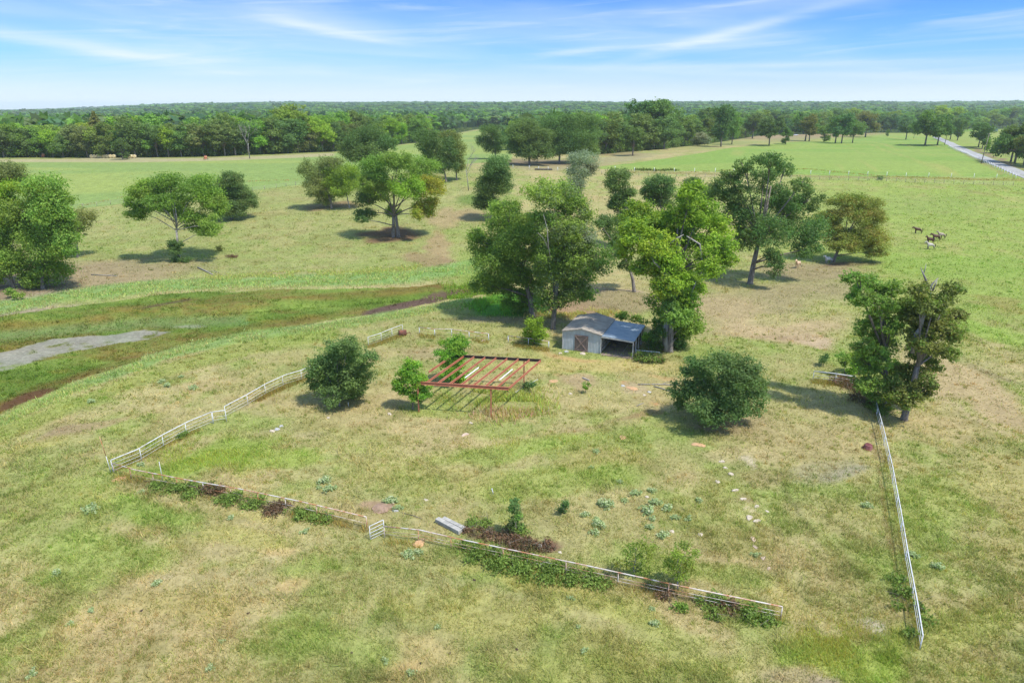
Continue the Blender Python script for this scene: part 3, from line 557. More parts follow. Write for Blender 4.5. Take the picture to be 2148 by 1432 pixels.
tree('cedar_tree', 'dense dark cedar right behind the umbrella-shaped tree', 'tree', (486, 460), [(484, 376, 24, 16), (476, 400, 30, 22), (498, 408, 34, 22), (516, 425, 23, 17), (486, 438, 33, 16), (465, 425, 20, 20)], .3, .26, dens=6, col='dark', hue=(.11, .14, .04), fork=.15)
tree('oak_tree', 'olive spreading tree leftmost of the clump beside the broad shading oak', 'tree', (696, 438), [(650, 354, 25, 22), (662, 388, 22, 26), (682, 415, 25, 15), (690, 343, 28, 16), (680, 375, 25, 22)], .3, .3, col='olive', dens=3.6)
tree('elm_tree', 'yellow-green tree with a white trunk left of the broad shading oak', 'tree', (733, 437), [(712, 360, 33, 22), (740, 374, 28, 28), (700, 393, 28, 22), (720, 395, 25, 16)], .17, .28, col='yel', hue=(.16, .22, .04), bark=BARKP, dens=3)
tree('oak_tree', 'dark domed tree behind the clump left of the broad oak', 'tree', (770, 372), [(767, 292, 45, 25), (805, 302, 27, 20), (744, 318, 33, 20), (780, 325, 40, 22)], .35, .4, col='dark', dens=5)
tree('oak_tree', 'broad double-trunked oak, half dark green half yellowing, over its own round shadow', 'tree', (829, 499), [(788, 351, 33, 28), (835, 337, 37, 21), (885, 351, 33, 22), (902, 391, 28, 26, 'auto'), (893, 430, 28, 22, 'auto'), (855, 388, 36, 30, 'yel'), (801, 396, 33, 26), (764, 420, 26, 15, 'dark'), (766, 448, 27, 11, 'dark'), (822, 445, 18, 13), (874, 449, 12, 14, 'auto'), (760, 460, 14, 6, 'dark'), (770, 385, 22, 18)], .42, .32, col='mid', fork=.3, stems=2, hue=None)
tree('oak_tree', 'dark tree with a clean trunk behind the right shoulder of the broad oak', 'tree', (936, 383), [(895, 292, 33, 20), (939, 322, 22, 34), (925, 345, 20, 20), (905, 320, 25, 20)], .28, .36, col='dark', dens=4)
tree('oak_tree', 'brownish dark tree beside the thin grey bare tree', 'tree', (958, 378), [(940, 288, 24, 15), (960, 315, 16, 26), (962, 345, 14, 16)], .22, .36, col='brn', dens=3)
tree('oak_tree', 'small dark oak on its own in the gap before the pale far field', 'tree', (1040, 334), [(1032, 275, 25, 15), (1018, 298, 20, 15), (1048, 296, 20, 18), (1034, 312, 20, 10)], .3, .38, col='dark', dens=3.5)
tree('oak_tree', 'darkest left oak of the grove behind the cross fence', 'tree', (1111, 347), [(1095, 278, 34, 24), (1120, 290, 34, 30), (1085, 305, 26, 20), (1125, 320, 36, 14), (1100, 262, 28, 14)], .45, .42, col='dark', dens=5)
tree('oak_tree', 'middle oak of the grove behind the cross fence', 'tree', (1173, 344), [(1165, 270, 36, 26), (1190, 290, 36, 28), (1160, 312, 30, 16), (1180, 255, 30, 15)], .4, .42, col='dark', dens=5)
tree('oak_tree', 'right oak of the grove behind the cross fence', 'tree', (1203, 342), [(1225, 268, 38, 28), (1215, 298, 36, 26), (1235, 312, 28, 14), (1205, 258, 30, 16)], .36, .42, col='oak', dens=5)
tree('oak_tree', 'grey-green tree whose thin top stands left of the shed trees', 'tree', (1213, 418), [(1222, 335, 34, 20), (1213, 370, 26, 26), (1205, 392, 22, 14), (1240, 352, 18, 14)], .25, .32, col='grey', dens=3.4)
tree('oak_tree', 'dense dark tree seen over the left shoulder of the shed trees', 'tree', (1030, 463), [(1042, 356, 34, 24), (1032, 389, 35, 25), (1019, 424, 26, 19), (1050, 378, 28, 24)], .32, .3, col='dark', dens=5.5)
tree('oak_tree', 'tall dark rounded tree rising between the two biggest shed trees', 'tree', (1300, 520), [(1294, 375, 28, 22), (1303, 405, 27, 24), (1296, 430, 20, 18), (1305, 455, 22, 20)], .3, .3, col='dark', dens=5.5)
tree('oak_tree', 'open dark oak filling the space between the two biggest shed trees', 'tree', (1330, 612), [(1276, 469, 33, 15), (1292, 496, 28, 18), (1294, 525, 28, 22), (1312, 556, 16, 13), (1340, 500, 26, 22), (1258, 470, 14, 8)], .3, .28, col='dark', dens=3.2)
tree('oak_tree', 'dark tree behind the yellow-green tree, left part of the pair', 'tree', (1392, 505), [(1386, 387, 33, 18), (1362, 402, 18, 18), (1395, 415, 30, 22)], .3, .3, col='dark', dens=5)
tree('oak_tree', 'dark tree behind the yellow-green tree, right part of the pair', 'tree', (1455, 500), [(1455, 386, 22, 15), (1478, 405, 20, 22), (1450, 410, 24, 22)], .3, .3, col='oak', dens=5)
tree('pecan_tree', 'big green tree with a dark leaning trunk, leftmost beside the shed', 'tree', (1117, 664), [(1058, 475, 39, 31), (1020, 517, 37, 30), (1034, 559, 40, 30), (1018, 597, 25, 19), (1088, 499, 39, 34), (1085, 553, 39, 33), (1058, 439, 30, 20), (1088, 631, 30, 22), (997, 490, 14, 14), (1050, 600, 25, 22), (1068, 520, 35, 25), (1110, 585, 30, 28), (1112, 470, 26, 24), (1120, 520, 26, 26), (1112, 625, 22, 20), (1130, 560, 28, 26)], .38, .25, col='mid', sc=1.12, dens=3.9, fork=.35, hue=(.09, .15, .03))
tree('pecan_tree', 'tallest shed-side tree with a straight dark trunk and pale upper limbs', 'tree', (1160, 690), [(1145, 408, 43, 28), (1186, 414, 39, 30), (1206, 448, 32, 25), (1151, 460, 33, 26), (1169, 559, 46, 34), (1204, 532, 37, 28), (1256, 541, 37, 25), (1175, 610, 43, 31), (1145, 634, 27, 16), (1234, 616, 20, 15), (1222, 493, 24, 20, 'grey'), (1180, 500, 20, 16, 'grey'), (1220, 580, 25, 22), (1170, 505, 32, 30), (1200, 490, 30, 26), (1230, 520, 30, 26), (1150, 540, 26, 26)], .34, .25, col='mid', sc=1.12, dens=3.6, fork=.5, hue=(.13, .17, .07), bark=BARK)
tree('sycamore_tree', 'tall yellow-green tree with an ivy-clad trunk to the right of the shed', 'tree', (1404, 738), [(1335, 448, 33, 25), (1329, 491, 32, 28), (1316, 520, 22, 22), (1362, 461, 34, 25), (1383, 514, 37, 28), (1449, 407, 24, 26), (1467, 446, 36, 31), (1496, 475, 32, 31), (1452, 490, 37, 28), (1508, 517, 31, 28), (1484, 551, 34, 28), (1431, 559, 30, 26), (1368, 551, 33, 26), (1407, 592, 37, 24), (1449, 600, 27, 22), (1526, 539, 20, 16), (1389, 633, 25, 22, 'mid'), (1425, 651, 32, 20, 'mid'), (1449, 680, 32, 22, 'mid'), (1425, 700, 28, 19, 'mid'), (1386, 678, 16, 16, 'mid'), (1406, 655, 17, 20, 'dark'), (1410, 625, 17, 20, 'dark'), (1408, 690, 16, 14, 'mid'), (1400, 540, 30, 25), (1420, 450, 24, 26), (1395, 600, 26, 22), (1440, 630, 26, 20), (1420, 660, 30, 20, 'mid'), (1376, 480, 28, 26), (1410, 490, 28, 28), (1410, 618, 22, 16, 'mid'), (1345, 560, 20, 18)], .42, .27, col='yel', sc=1.12, dens=4.2, fork=.5, bark=BARK, hue=(.115, .19, .03))
tree('oak_tree', 'open-crowned dark oak with a thick flared trunk in the pasture right of centre', 'tree', (1573, 595), [(1561, 346, 20, 14), (1616, 338, 36, 16), (1646, 355, 21, 14), (1603, 370, 28, 18), (1536, 374, 28, 18), (1510, 401, 32, 22), (1557, 410, 35, 26), (1680, 389, 25, 15), (1620, 410, 36, 27), (1701, 418, 29, 23), (1654, 439, 43, 34), (1544, 450, 32, 30), (1578, 473, 43, 32), (1684, 477, 42, 38), (1620, 486, 40, 35), (1561, 503, 32, 22), (1692, 522, 28, 22), (1624, 558, 22, 20), (1618, 535, 18, 14)], .5, .29, col='dark', dens=3.2, fork=.32, shell=.55, hue=(.075, .15, .04))
tree('mesquite_tree', 'feathery olive-brown tree with a grey horse in its shade', 'tree', (1748, 550), [(1781, 427, 44, 22), (1823, 446, 32, 30), (1747, 458, 32, 30), (1798, 484, 44, 36), (1830, 503, 34, 26), (1754, 503, 32, 22), (1835, 530, 25, 10), (1780, 515, 30, 14)], .3, .26, col='feath', dens=4.2, hue=(.2, .17, .04), flat=.55)
tree('elm_tree', 'right tree of the fence corner pair, with a dead forked top', 'tree', (1896, 880), [(1928, 610, 24, 17), (1990, 612, 25, 20), (1908, 646, 26, 24), (1947, 679, 34, 20), (1985, 692, 34, 20), (1947, 717, 31, 17), (1977, 740, 25, 17), (1889, 807, 33, 24), (1940, 817, 20, 26), (1873, 830, 24, 17), (1905, 840, 18, 14), (1960, 640, 26, 20), (1955, 765, 20, 14), (1995, 665, 22, 16), (1930, 740, 22, 16), (1930, 655, 26, 22), (1920, 700, 22, 18), (1915, 780, 24, 16)], .32, .24, col='brn', sc=1.15, dens=4.4, fork=.42, hue=(.12, .18, .035), lean=.05, bark=BARK)
tree('elm_tree', 'left tree of the fence corner pair, leafy down to the white fence', 'tree', (1853, 858), [(1793, 581, 27, 13), (1825, 594, 27, 17), (1806, 621, 28, 20), (1873, 607, 24, 17), (1844, 640, 34, 20), (1825, 688, 33, 20), (1867, 679, 28, 24), (1812, 727, 25, 17), (1852, 724, 30, 24), (1818, 762, 28, 24), (1855, 772, 33, 20), (1825, 801, 31, 20), (1842, 823, 26, 17), (1845, 850, 20, 10, 'deadb'), (1850, 610, 24, 18), (1880, 640, 24, 20), (1840, 665, 26, 20), (1850, 750, 26, 20)], .28, .24, col='mid', dens=3.8, fork=.4, hue=(.12, .16, .04))
def deadtree(name, label, base, top, w_, r0, seed, lv=4, zoff=0, mt=BARKP):
    P = hit(*base); k = (P.y * cp + CH * sp) / FP; h = (base[1] - top) * k * .97; t = thing(name, label, 'tree' if zoff == 0 else 'branch', P); rg = random.Random(seed); g = G()
    def br(p, d, l, r, n):
        q = p + d * l * .5 + Vector((rg.uniform(-1, 1), rg.uniform(-1, 1), rg.uniform(-.3, .3))) * l * .07; e = q + (d + Vector((rg.uniform(-.15, .15), rg.uniform(-.15, .15), 0))).normalized() * l * .5
        g.tube([p, q, e], [r, r * .8, r * .6], 6 if n > 1 else 4)
        if n > 0:
            for _ in range(3): br(q.lerp(e, rg.uniform(.2, 1)), (d * 1.0 + Vector((rg.uniform(-1, 1) * w_, rg.uniform(-1, 1) * w_, rg.uniform(-.1, .5)))).normalized(), l * rg.uniform(.5, .72), r * .5, n - 1)
    br(Vector((0, 0, -.1)), Vector((0, 0, 1)), h * .5, r0, lv); g.build('trunk', mt, t, smooth=True); return t
deadtree('bare_tree', 'thin grey leafless tree behind the broad shading oak', (983, 400), 310, .8, .14, 4, 5)
# dead fork on the right corner tree and pale limbs: parts of those trees
ct = [o for o in scene.objects if o.get('label', '').startswith('right tree of the fence corner')][0]
g = G(); P0 = ct.location
def lp(u, v, dy=0): return onplane(u, v, P0.y + dy) - P0
g.tube([lp(1930, 690), lp(1940, 650), lp(1952, 610), lp(1945, 594)], [.19, .17, .14, .11], 7)
g.tube([lp(1945, 594), lp(1937, 575), lp(1931, 560)], [.12, .08, .02], 6); g.tube([lp(1937, 575), lp(1941, 562), lp(1943, 552)], [.05, .04, .015], 5)
g.tube([lp(1950, 612), lp(1955, 596), lp(1968, 583)], [.12, .10, .05], 6); g.tube([lp(1955, 612), lp(1962, 597), lp(1966, 588)], [.1, .07, .03], 6)
g.tube([lp(1952, 640), lp(1972, 650), lp(1985, 640), lp(1998, 625)], [.1, .07, .04, .015], 5); g.tube([lp(1960, 645), lp(1975, 628), lp(1984, 618)], [.06, .04, .015], 5)
g.tube([lp(1914, 740), lp(1921, 700), lp(1930, 690)], [.2, .2, .19], 8)
g.build('dead_fork', BARKP, ct, smooth=True)
ct = [o for o in scene.objects if o.get('label', '').startswith('tall yellow-green tree')][0]; P0 = ct.location; P0 = ct.location
for p_, r_ in [([lp(1398, 738, .1), lp(1396, 705, .2), lp(1400, 660, .3)], [.52, .42, .26]), ([lp(1474, 560, -2.2), lp(1470, 530, -2.8), lp(1468, 512, -3), lp(1440, 495, -3)], [.13, .12, .1, .05]), ([lp(1434, 492, -3), lp(1420, 500, -3), lp(1405, 512, -2.8)], [.05, .08, .09]),
               ([lp(1384, 562, -3.2), lp(1372, 550, -3.4), lp(1368, 540, -3.4)], [.11, .1, .06]), ([lp(1448, 622, -2), lp(1456, 600, -2.4), lp(1460, 590, -2.4)], [.12, .1, .06])]:
    G().tube(p_, r_, 8).build('limb', BARKP, ct, smooth=True)
ct = [o for o in scene.objects if o.get('label', '').startswith('tallest shed-side')][0]; P0 = ct.location
for p_, r_ in [([lp(1155, 545, -3), lp(1150, 515, -3.6), lp(1148, 480, -3.8), lp(1140, 450, -3.8)], [.05, .06, .045, .02]), ([lp(1152, 525, -3.4), lp(1140, 500, -3.8), lp(1128, 488, -3.8)], [.045, .035, .02])]:
    G().tube(p_, r_, 7).build('limb', BARKP, ct, smooth=True)

tree('round_bush', 'big round dark green bush left of the red frame, touching the white fence', 'bush', (712, 852), [(712, 738, 42, 30), (680, 778, 34, 36), (750, 782, 36, 36), (714, 800, 54, 38), (700, 830, 34, 17), (772, 752, 20, 18), (658, 798, 18, 18), (718, 770, 46, 36), (738, 818, 26, 14), (730, 722, 22, 16), (665, 765, 16, 18)], .1, .19, dens=3.6, shoot=1.9, col='bush', hue=(.13, .19, .05), depth=.95, fork=.15, shell=.3)
tree('round_bush', 'biggest round dark bush right of the red frame, on a bare shaded patch', 'bush', (1510, 885), [(1458, 772, 28, 22), (1522, 762, 44, 26), (1572, 782, 30, 32), (1440, 818, 30, 26), (1428, 842, 18, 14), (1510, 822, 58, 42), (1572, 836, 32, 34), (1506, 862, 44, 22), (1478, 802, 38, 32), (1545, 800, 40, 36), (1548, 866, 24, 14), (1470, 855, 26, 18), (1596, 808, 16, 20)], .12, .19, dens=3.6, shoot=1.9, col='bush', hue=(.10, .16, .05), depth=.95, fork=.15, shell=.3)
tree('crape_myrtle', 'small bright green multi-stemmed tree at the front left corner of the red frame', 'tree', (866, 859), [(862, 770, 20, 16), (850, 795, 22, 20), (874, 800, 24, 20), (890, 820, 17, 14), (848, 815, 20, 14), (866, 785, 24, 18), (880, 832, 20, 10)], .045, .17, dens=4.4, col='brt', hue=(.1, .22, .03), fork=.4, stems=5, depth=.25)
tree('crape_myrtle', 'bright green tree growing up through the back left of the red frame', 'tree', (950, 806), [(952, 722, 30, 16), (932, 742, 22, 14), (958, 745, 22, 16), (948, 765, 24, 14), (965, 788, 18, 12), (942, 785, 20, 12)], .06, .18, dens=4.6, col='brt', hue=(.09, .2, .03), fork=.4, stems=4)
tree('small_tree', 'small yellow-green tree between the back fence and the shed', 'tree', (1121, 722), [(1121, 677, 20, 14), (1113, 695, 22, 15), (1133, 697, 18, 14), (1120, 712, 20, 10)], .05, .2, dens=3.6, col='yel', hue=(.18, .26, .03), stems=4)
tree('small_tree', 'small olive tree just inside the front rusty fence, nearest the camera', 'tree', (1421, 1236), [(1438, 1160, 26, 18, 'feath'), (1412, 1172, 24, 15, 'feath'), (1443, 1188, 26, 18, 'feath'), (1405, 1190, 18, 12, 'feath'), (1425, 1205, 20, 8, 'feath')], .05, .13, dens=1.7, col='feath', hue=(.2, .27, .04), bark=BARKP)
tree('small_tree', 'small loose olive sapling left of the nearest tree inside the front fence', 'tree', (1330, 1205), [(1355, 1140, 20, 12, 'feath'), (1325, 1153, 20, 12, 'feath'), (1350, 1165, 22, 10, 'feath'), (1310, 1180, 22, 10, 'feath'), (1340, 1190, 26, 10, 'feath')], .035, .13, dens=1.3, col='feath', hue=(.17, .25, .04), bark=BARKP)
tree('sapling', 'narrow upright green sapling by the dead brush pile', 'tree', (1081, 1118), [(1080, 1060, 12, 14), (1078, 1080, 17, 14), (1082, 1098, 17, 12), (1088, 1110, 14, 8)], .03, .13, dens=2.6, col='bush', hue=(.14, .25, .05))
tree('sapling', 'little dark green shrub alone in the middle of the near yard', 'bush', (1183, 1076), [(1184, 1058, 10, 9), (1180, 1067, 13, 8)], .02, .12, dens=4, col='bush')
tree('sapling', 'small round sapling on a thin stem left of the corner trees', 'tree', (1728, 768), [(1728, 749, 11, 7), (1726, 757, 9, 5)], .03, .14, dens=3, col='bush')
tree('sapling', 'palm-like sapling by the short white fence at the corner trees', 'tree', (1772, 788), [(1765, 745, 13, 6), (1775, 752, 12, 7), (1768, 760, 10, 6)], .06, .16, dens=2.6, col='mid')
tree('small_bush', 'yellow-green bush tucked behind the corner trees', 'bush', (1800, 785), [(1798, 752, 22, 13, 'yel'), (1788, 770, 18, 12, 'lime'), (1812, 765, 16, 14)], .04, .18, dens=3.6, col='yel')
tree('sapling', 'bright green sapling beside the lean-to of the shed', 'tree', (1361, 738), [(1360, 702, 13, 8), (1354, 709, 10, 6), (1368, 708, 10, 8)], .03, .16, dens=3.2, col='brt')
tree('small_bush', 'leafy bush overhanging the back of the blue-grey metal roof', 'bush', (1325, 690), [(1312, 664, 16, 8), (1335, 668, 14, 9), (1350, 678, 10, 10), (1300, 662, 10, 6)], .05, .2, dens=2.8, col='mid', stems=3)
tree('small_bush', 'dark undergrowth between the lean-to and the ivy-clad trunk', 'bush', (1375, 735), [(1378, 700, 18, 16), (1372, 720, 18, 14), (1425, 722, 14, 12), (1390, 728, 14, 7, 'deadb')], .03, .2, dens=3.4, col='dark', stems=2)
tree('brush_pile', 'low heap of leafy cut brush under the short white rail by the shed', 'brush pile', (1355, 758), [(1340, 746, 22, 7), (1362, 750, 28, 8), (1385, 755, 12, 5)], 0, .16, dens=3, col='bram', hue=(.16, .13, .06))
tree('small_bush', 'low green bush at the foot of the trees in the left corner', 'bush', (37, 628), [(22, 612, 12, 8), (38, 620, 12, 7)], 0, .2, dens=3.5, col='mid')
tree('small_bush', 'spiky low bush against the white fence left of the yard', 'bush', (384, 920), [(384, 912, 12, 8), (378, 917, 9, 5)], 0, .13, dens=3, col='bram')
tree('small_bush', 'tiny dark shrub in the pasture right of the umbrella-shaped tree', 'bush', (462, 528), [(461, 521, 9, 6)], 0, .2, dens=3, col='brn')
tree('small_bush', 'brown twiggy shrub on the pasture right of the umbrella-shaped tree', 'bush', (485, 540), [(488, 537, 13, 3, 'deadb')], 0, .2, dens=3, col='deadb')
tree('small_bush', 'small green shoot in front of the shed beside a rubble scrape', 'bush', (1229, 823), [(1231, 808, 8, 7)], .02, .12, dens=3, col='brt')
tree('small_bush', 'green undergrowth at the foot of the back right frame post', 'bush', (1102, 822), [(1100, 810, 16, 8), (1115, 806, 9, 6)], 0, .15, dens=2.6, col='bush')
tree('small_bush', 'dark lone shrub along the cross fence in the right hayfield', 'bush', (1845, 377), [(1846, 373, 7, 3)], 0, .35, dens=4, col='dark')
tree('small_bush', 'round pale bush in front of the right woods', 'bush', (1470, 306), [(1462, 294, 14, 9), (1480, 293, 13, 9), (1470, 286, 15, 8)], .1, .4, dens=4.5, col='grey', hue=(.15, .17, .08))
def thicket(label, pts, seed, col='bram', hue=(.15, .21, .045)):
    rg = np.random.default_rng(seed); P = hit(pts[0][0], pts[0][1]); t = thing('bramble_thicket', label, 'brambles', P); Vs, Cs = [], []
    for q in pts:
        u, v, ru, rv = q[:4]; cn = q[4] if len(q) > 4 else col
        c = hit(u, v + rv * .3); k = (c.y * cp + CH * sp) / FP; rx = ru * k * 1.35; h = rv * k * .7 + .14; c.z += h * .4; n = int(2.1 * math.pi * rx * rx * .75 / (.15 * .15 * .43))
        V, C = cards(c - P, (rx, rx * .75, h), n, .15, GREEN[cn], rg, flat=.45, var=.4, shell=.1, K=26, hue=hue if cn != 'deadb' else (.1, .08, .05)); Vs.append(V); Cs.append(C)
    mkleaf('foliage', Vs, Cs, t)
    r_ = random.Random(seed)
    for q in pts:
        for _ in range(2):
            c = hit(q[0] + r_.uniform(-1, 1) * q[2], q[1] + r_.uniform(-.5, .8) * q[3]) - P; G().tube([c, c + Vector((r_.uniform(-.4, .4), r_.uniform(-.4, .4), r_.uniform(.4, .8))), c + Vector((r_.uniform(-.9, .9), r_.uniform(-.6, .6), r_.uniform(.3, 1.1)))], [.015, .012, .006], 4).build('cane', BARK, t)
thicket('low bramble thicket along the left half of the front rusty fence', [(345, 1020, 26, 10), (400, 1028, 36, 15), (440, 1030, 26, 15, 'deadb'), (480, 1046, 30, 12), (530, 1056, 30, 10), (580, 1068, 30, 11, 'deadb'), (630, 1078, 28, 12), (676, 1086, 24, 12)], 3)
thicket('widest bramble thicket along the middle of the front rusty fence', [(985, 1150, 30, 12), (1020, 1165, 36, 16), (1070, 1180, 40, 20), (1120, 1195, 42, 20), (1170, 1202, 40, 20), (1215, 1212, 36, 18), (1255, 1225, 26, 14), (1090, 1150, 24, 12, 'deadb')], 4)
thicket('reddish bramble thicket over the right end of the front fence', [(1400, 1245, 22, 8, 'deadb'), (1425, 1275, 18, 12, 'mid'), (1490, 1262, 30, 14), (1530, 1275, 26, 16, 'deadb'), (1575, 1290, 34, 18), (1615, 1300, 26, 14), (1500, 1290, 20, 12)], 5)
thicket('dark brambles round the near end of the long white fence on the right', [(1880, 1215, 18, 16), (1893, 1245, 22, 22), (1925, 1275, 16, 14), (1945, 1305, 18, 16), (1915, 1330, 16, 18), (1880, 1270, 14, 20)], 6)
thicket('dry brown undergrowth beneath the fence corner trees', [(1770, 800, 26, 10, 'deadb'), (1810, 835, 26, 16, 'deadb'), (1860, 860, 24, 14), (1795, 815, 24, 10, 'deadb'), (1830, 850, 20, 14)], 8)
thicket('dead brown brush heap beside the pale beams behind the front fence', [(980, 1112, 14, 6, 'deadb'), (1010, 1118, 22, 8, 'deadb'), (1050, 1125, 30, 10, 'deadb'), (1095, 1138, 30, 9, 'deadb'), (1140, 1145, 22, 9, 'deadb'), (1010, 1098, 26, 9), (1090, 1112, 24, 9)], 9)
# sage-green weed clumps
def weedproto(seed, dead=False):
    rg = np.random.default_rng(seed); Vs, Cs = [], []
    for k in range(7):
        a = rg.uniform(0, 6.28); r = rg.uniform(0, .55); V, C = cards((math.cos(a) * r, math.sin(a) * r, .25), (.33, .33, .3), 70, .15, GREEN['sage'], rg, flat=.9, var=.3, up=.5, K=5, hue=(.27, .33, .16)); Vs.append(V); Cs.append(C)
    o = mkleaf('foliage', Vs, Cs, None); g = G(); r_ = random.Random(seed)
    for k in range(8):
        a = r_.uniform(0, 6.28); r = r_.uniform(.1, .5); g.tube([(r * .4 * math.cos(a), r * .4 * math.sin(a), -.03), (r * math.cos(a), r * math.sin(a), .4)], [.012, .006], 4)
    s = g.build('stem', GRASSM2, None); return o, s
GRASSM2 = mat('green_stem', (.15, .22, .08), .8)
WP = [weedproto(s) for s in (1, 2, 3)]; used = set()
WL = [(1270, 1056, 16, 'beside the small dark shrub'), (1331, 1033, 12, 0), (1310, 1048, 9, 0), (1367, 1028, 9, 0), (1373, 1052, 13, 0), (1362, 1070, 18, 0), (1401, 1065, 12, 0), (1415, 1084, 10, 0), (1370, 1087, 10, 0), (1466, 1049, 8, 0), (1445, 1088, 9, 0), (1362, 1105, 11, 0), (1392, 1122, 13, 0), (1252, 1098, 16, 0), (1250, 1115, 12, 0), (1228, 1079, 10, 0), (1585, 1164, 9, 0), (1250, 945, 9, 0), (680, 1007, 13, 1), (690, 1024, 13, 1), (668, 1022, 8, 1), (820, 1050, 14, 1), (835, 1064, 10, 1), (190, 1066, 18, 2), (330, 1222, 10, 2), (70, 1412, 12, 2), (855, 1160, 16, 3), (878, 1157, 10, 3), (1198, 1253, 8, 3), (1368, 1275, 8, 3), (1372, 1306, 10, 3), (1224, 1363, 9, 3), (1214, 1314, 7, 3), (917, 1314, 7, 3), (1912, 1162, 12, 4), (1966, 1188, 15, 4), (1819, 1060, 11, 4), (465, 1345, 7, 2), (150, 1305, 8, 2), (440, 1400, 10, 2), (810, 1385, 9, 3), (860, 1410, 12, 3), (485, 1085, 8, 2), (640, 1115, 9, 3), (300, 1030, 8, 2), (120, 1200, 10, 2), (190, 1280, 8, 2), (1240, 980, 7, 0), (1300, 1010, 7, 0)]
WL += [(350, 808, 9, 5), (405, 812, 10, 5), (340, 800, 8, 5), (190, 842, 9, 5), (380, 790, 7, 5), (296, 974, 8, 2)]
WLAB = ['sage-green weed clump in the yard right of the sapling, one of a loose colony', 'sage-green weed clump on the left side of the yard near the front fence', 'sage-green weed clump in the near left pasture outside the fence', 'sage-green weed clump just outside the front rusty fence, lower middle', 'pale weed clump beside the long white fence on the right', 'weed clump on the slope between the pond bed and the white fence']
def copytree(root, kids, loc, rz, sc, label=None, cat=None, group=None, name=None):
    r = root.copy(); scene.collection.objects.link(r); r.location = loc; r.rotation_euler = (0, 0, rz); r.scale = (sc, sc, sc) if not hasattr(sc, '__len__') else sc
    if label: r['label'] = label
    if group: r['group'] = group
    for k in kids:
        c = k.copy(); scene.collection.objects.link(c); c.parent = r
    return r
rg_ = random.Random(11)
for i, (wu_, wv_, r_, li) in enumerate(WL):
    li = 0 if isinstance(li, str) else li; P = hit(wu_, wv_ + r_ * .3); k = (P.y * cp + CH * sp) / FP; s = r_ * k / .57
    t = thing('weed_clump', WLAB[li], 'weed', P, rg_.uniform(0, 6), 'sage-green weed clumps, ' + WLAB[li].split('weed clump ')[1]); t.scale = (s, s, s)
    for pr in WP[i % 3]:
        c = pr.copy(); scene.collection.objects.link(c); c.parent = t
for pr in WP:
    for o in pr: bpy.data.objects.remove(o)

# ------------------------------------------------------------------ background trees
def proto(kind, seed, H=16.0):
    rg = np.random.default_rng(seed); Vs, Cs, g = [], [], G(); W3 = np.array((1., 1., 1.)) * .0 + 1
    if kind == 'pine':
        for z in np.linspace(.55, .95, 8):
            r = (1.02 - z) * .42 * H
            for k in range(4):
                a = rg.uniform(0, 6.28); V, C = cards((math.cos(a) * r * .5, math.sin(a) * r * .5, z * H), (r * .7, r * .7, .05 * H), 110, .55, (1, 1, 1), rg, flat=.5, K=5); Vs.append(V); Cs.append(C)
        g.tube([(0, 0, -.5), (0, 0, H * .5), (0, 0, H * .93)], [.3, .22, .08], 7)
    else:
        par = {'oak': (11, .30, .56, .36), 'tall': (11, .20, .52, .46), 'round': (11, .28, .48, .46), 'low': (9, .42, .48, .38)}[kind]; nb, wr, zc, zr = par
        for k in range(nb):
            a = k * 2.4 + rg.uniform(-.4, .4); rr = wr * H * (rg.uniform(.25, .8) if k else 0); z = (zc + zr * rg.uniform(-.62, .68)) * H
            rad = H * rg.uniform(.15, .21); rr *= math.sqrt(max(.15, 1 - ((z / H - zc) / zr) ** 2)) * 1.25
            c = np.array((math.cos(a) * rr, math.sin(a) * rr, z)); V, C = cards(c, (rad * 1.15, rad * 1.15, rad), 520, .60, (1, 1, 1), rg, flat=.7, K=11, var=.25, shell=.5); Vs.append(V); Cs.append(C)
            g.tube([(0, 0, H * .25), tuple(c * .5 + np.array((0, 0, .12 * H))), tuple(c)], [.2, .12, .03], 5)
        g.tube([(0, 0, -.6), (0, 0, H * .12), (rg.uniform(-.3, .3), 0, H * .34), (0, 0, H * .6)], [.42, .32, .27, .1], 8)
    V = np.concatenate(Vs); me = mk('crown', V, np.arange(len(V)).reshape(-1, 4), LEAF, None, col=np.clip(np.concatenate(Cs), .3, 1.8)); tr = g.build('trunk', BARK, None, smooth=True)
    zt_ = V[:, 2].max(); return me, tr, zt_
PR = {k: [proto(k, s) for s in ss] for k, ss in dict(oak=(1, 2, 3, 4), tall=(5, 6, 7), round=(8, 9), low=(10,), pine=(11, 12)).items()}
BG = []
def bgtree(u, vb, vt, kind, col, label, group, wide=1.0, name='oak_tree', jit=.15):
    P = hit(u, vb); k = (P.y * cp + (CH - P.z) * sp) / FP; h = (vb - vt) * k; pr = rg_.choice(PR[kind]); s = h / pr[2]
    t = thing(name, label, 'tree', P, rg_.uniform(0, 6.28), group); sw = s * wide
    c0 = np.array(GREEN[col]) if isinstance(col, str) else np.array(col); c0 = c0 * rg_.uniform(1 - jit, 1 + jit) * np.array([rg_.uniform(.85, 1.2), 1, rg_.uniform(.85, 1.1)])
    for j, ob in enumerate(pr[:2]):
        c = ob.copy(); scene.collection.objects.link(c); c.parent = t
        if j == 0: c.color = (*c0, 1)
    t.scale = (sw, sw, s); BG.append(t); return t
TU = [-150, 0, 150, 230, 300, 400, 450, 550, 620, 700, 760, 850, 930, 980]; TV = [268, 264, 264, 262, 250, 262, 250, 252, 246, 250, 246, 250, 262, 285]
colchoice = ['dark', 'oak', 'mid', 'oak', 'dark', 'mid', 'brn', 'olive', 'lime']
segs = [(60, 'at the far left end of the wood'), (185, 'left of the hay bales'), (300, 'behind the hay bales'), (480, 'left of the pale leafless tree'), (620, 'right of the pale leafless tree'), (760, 'behind the left clump of field trees'), (900, 'at the wood edge behind the broad oak'), (2000, 'where the wood meets the field gap')]
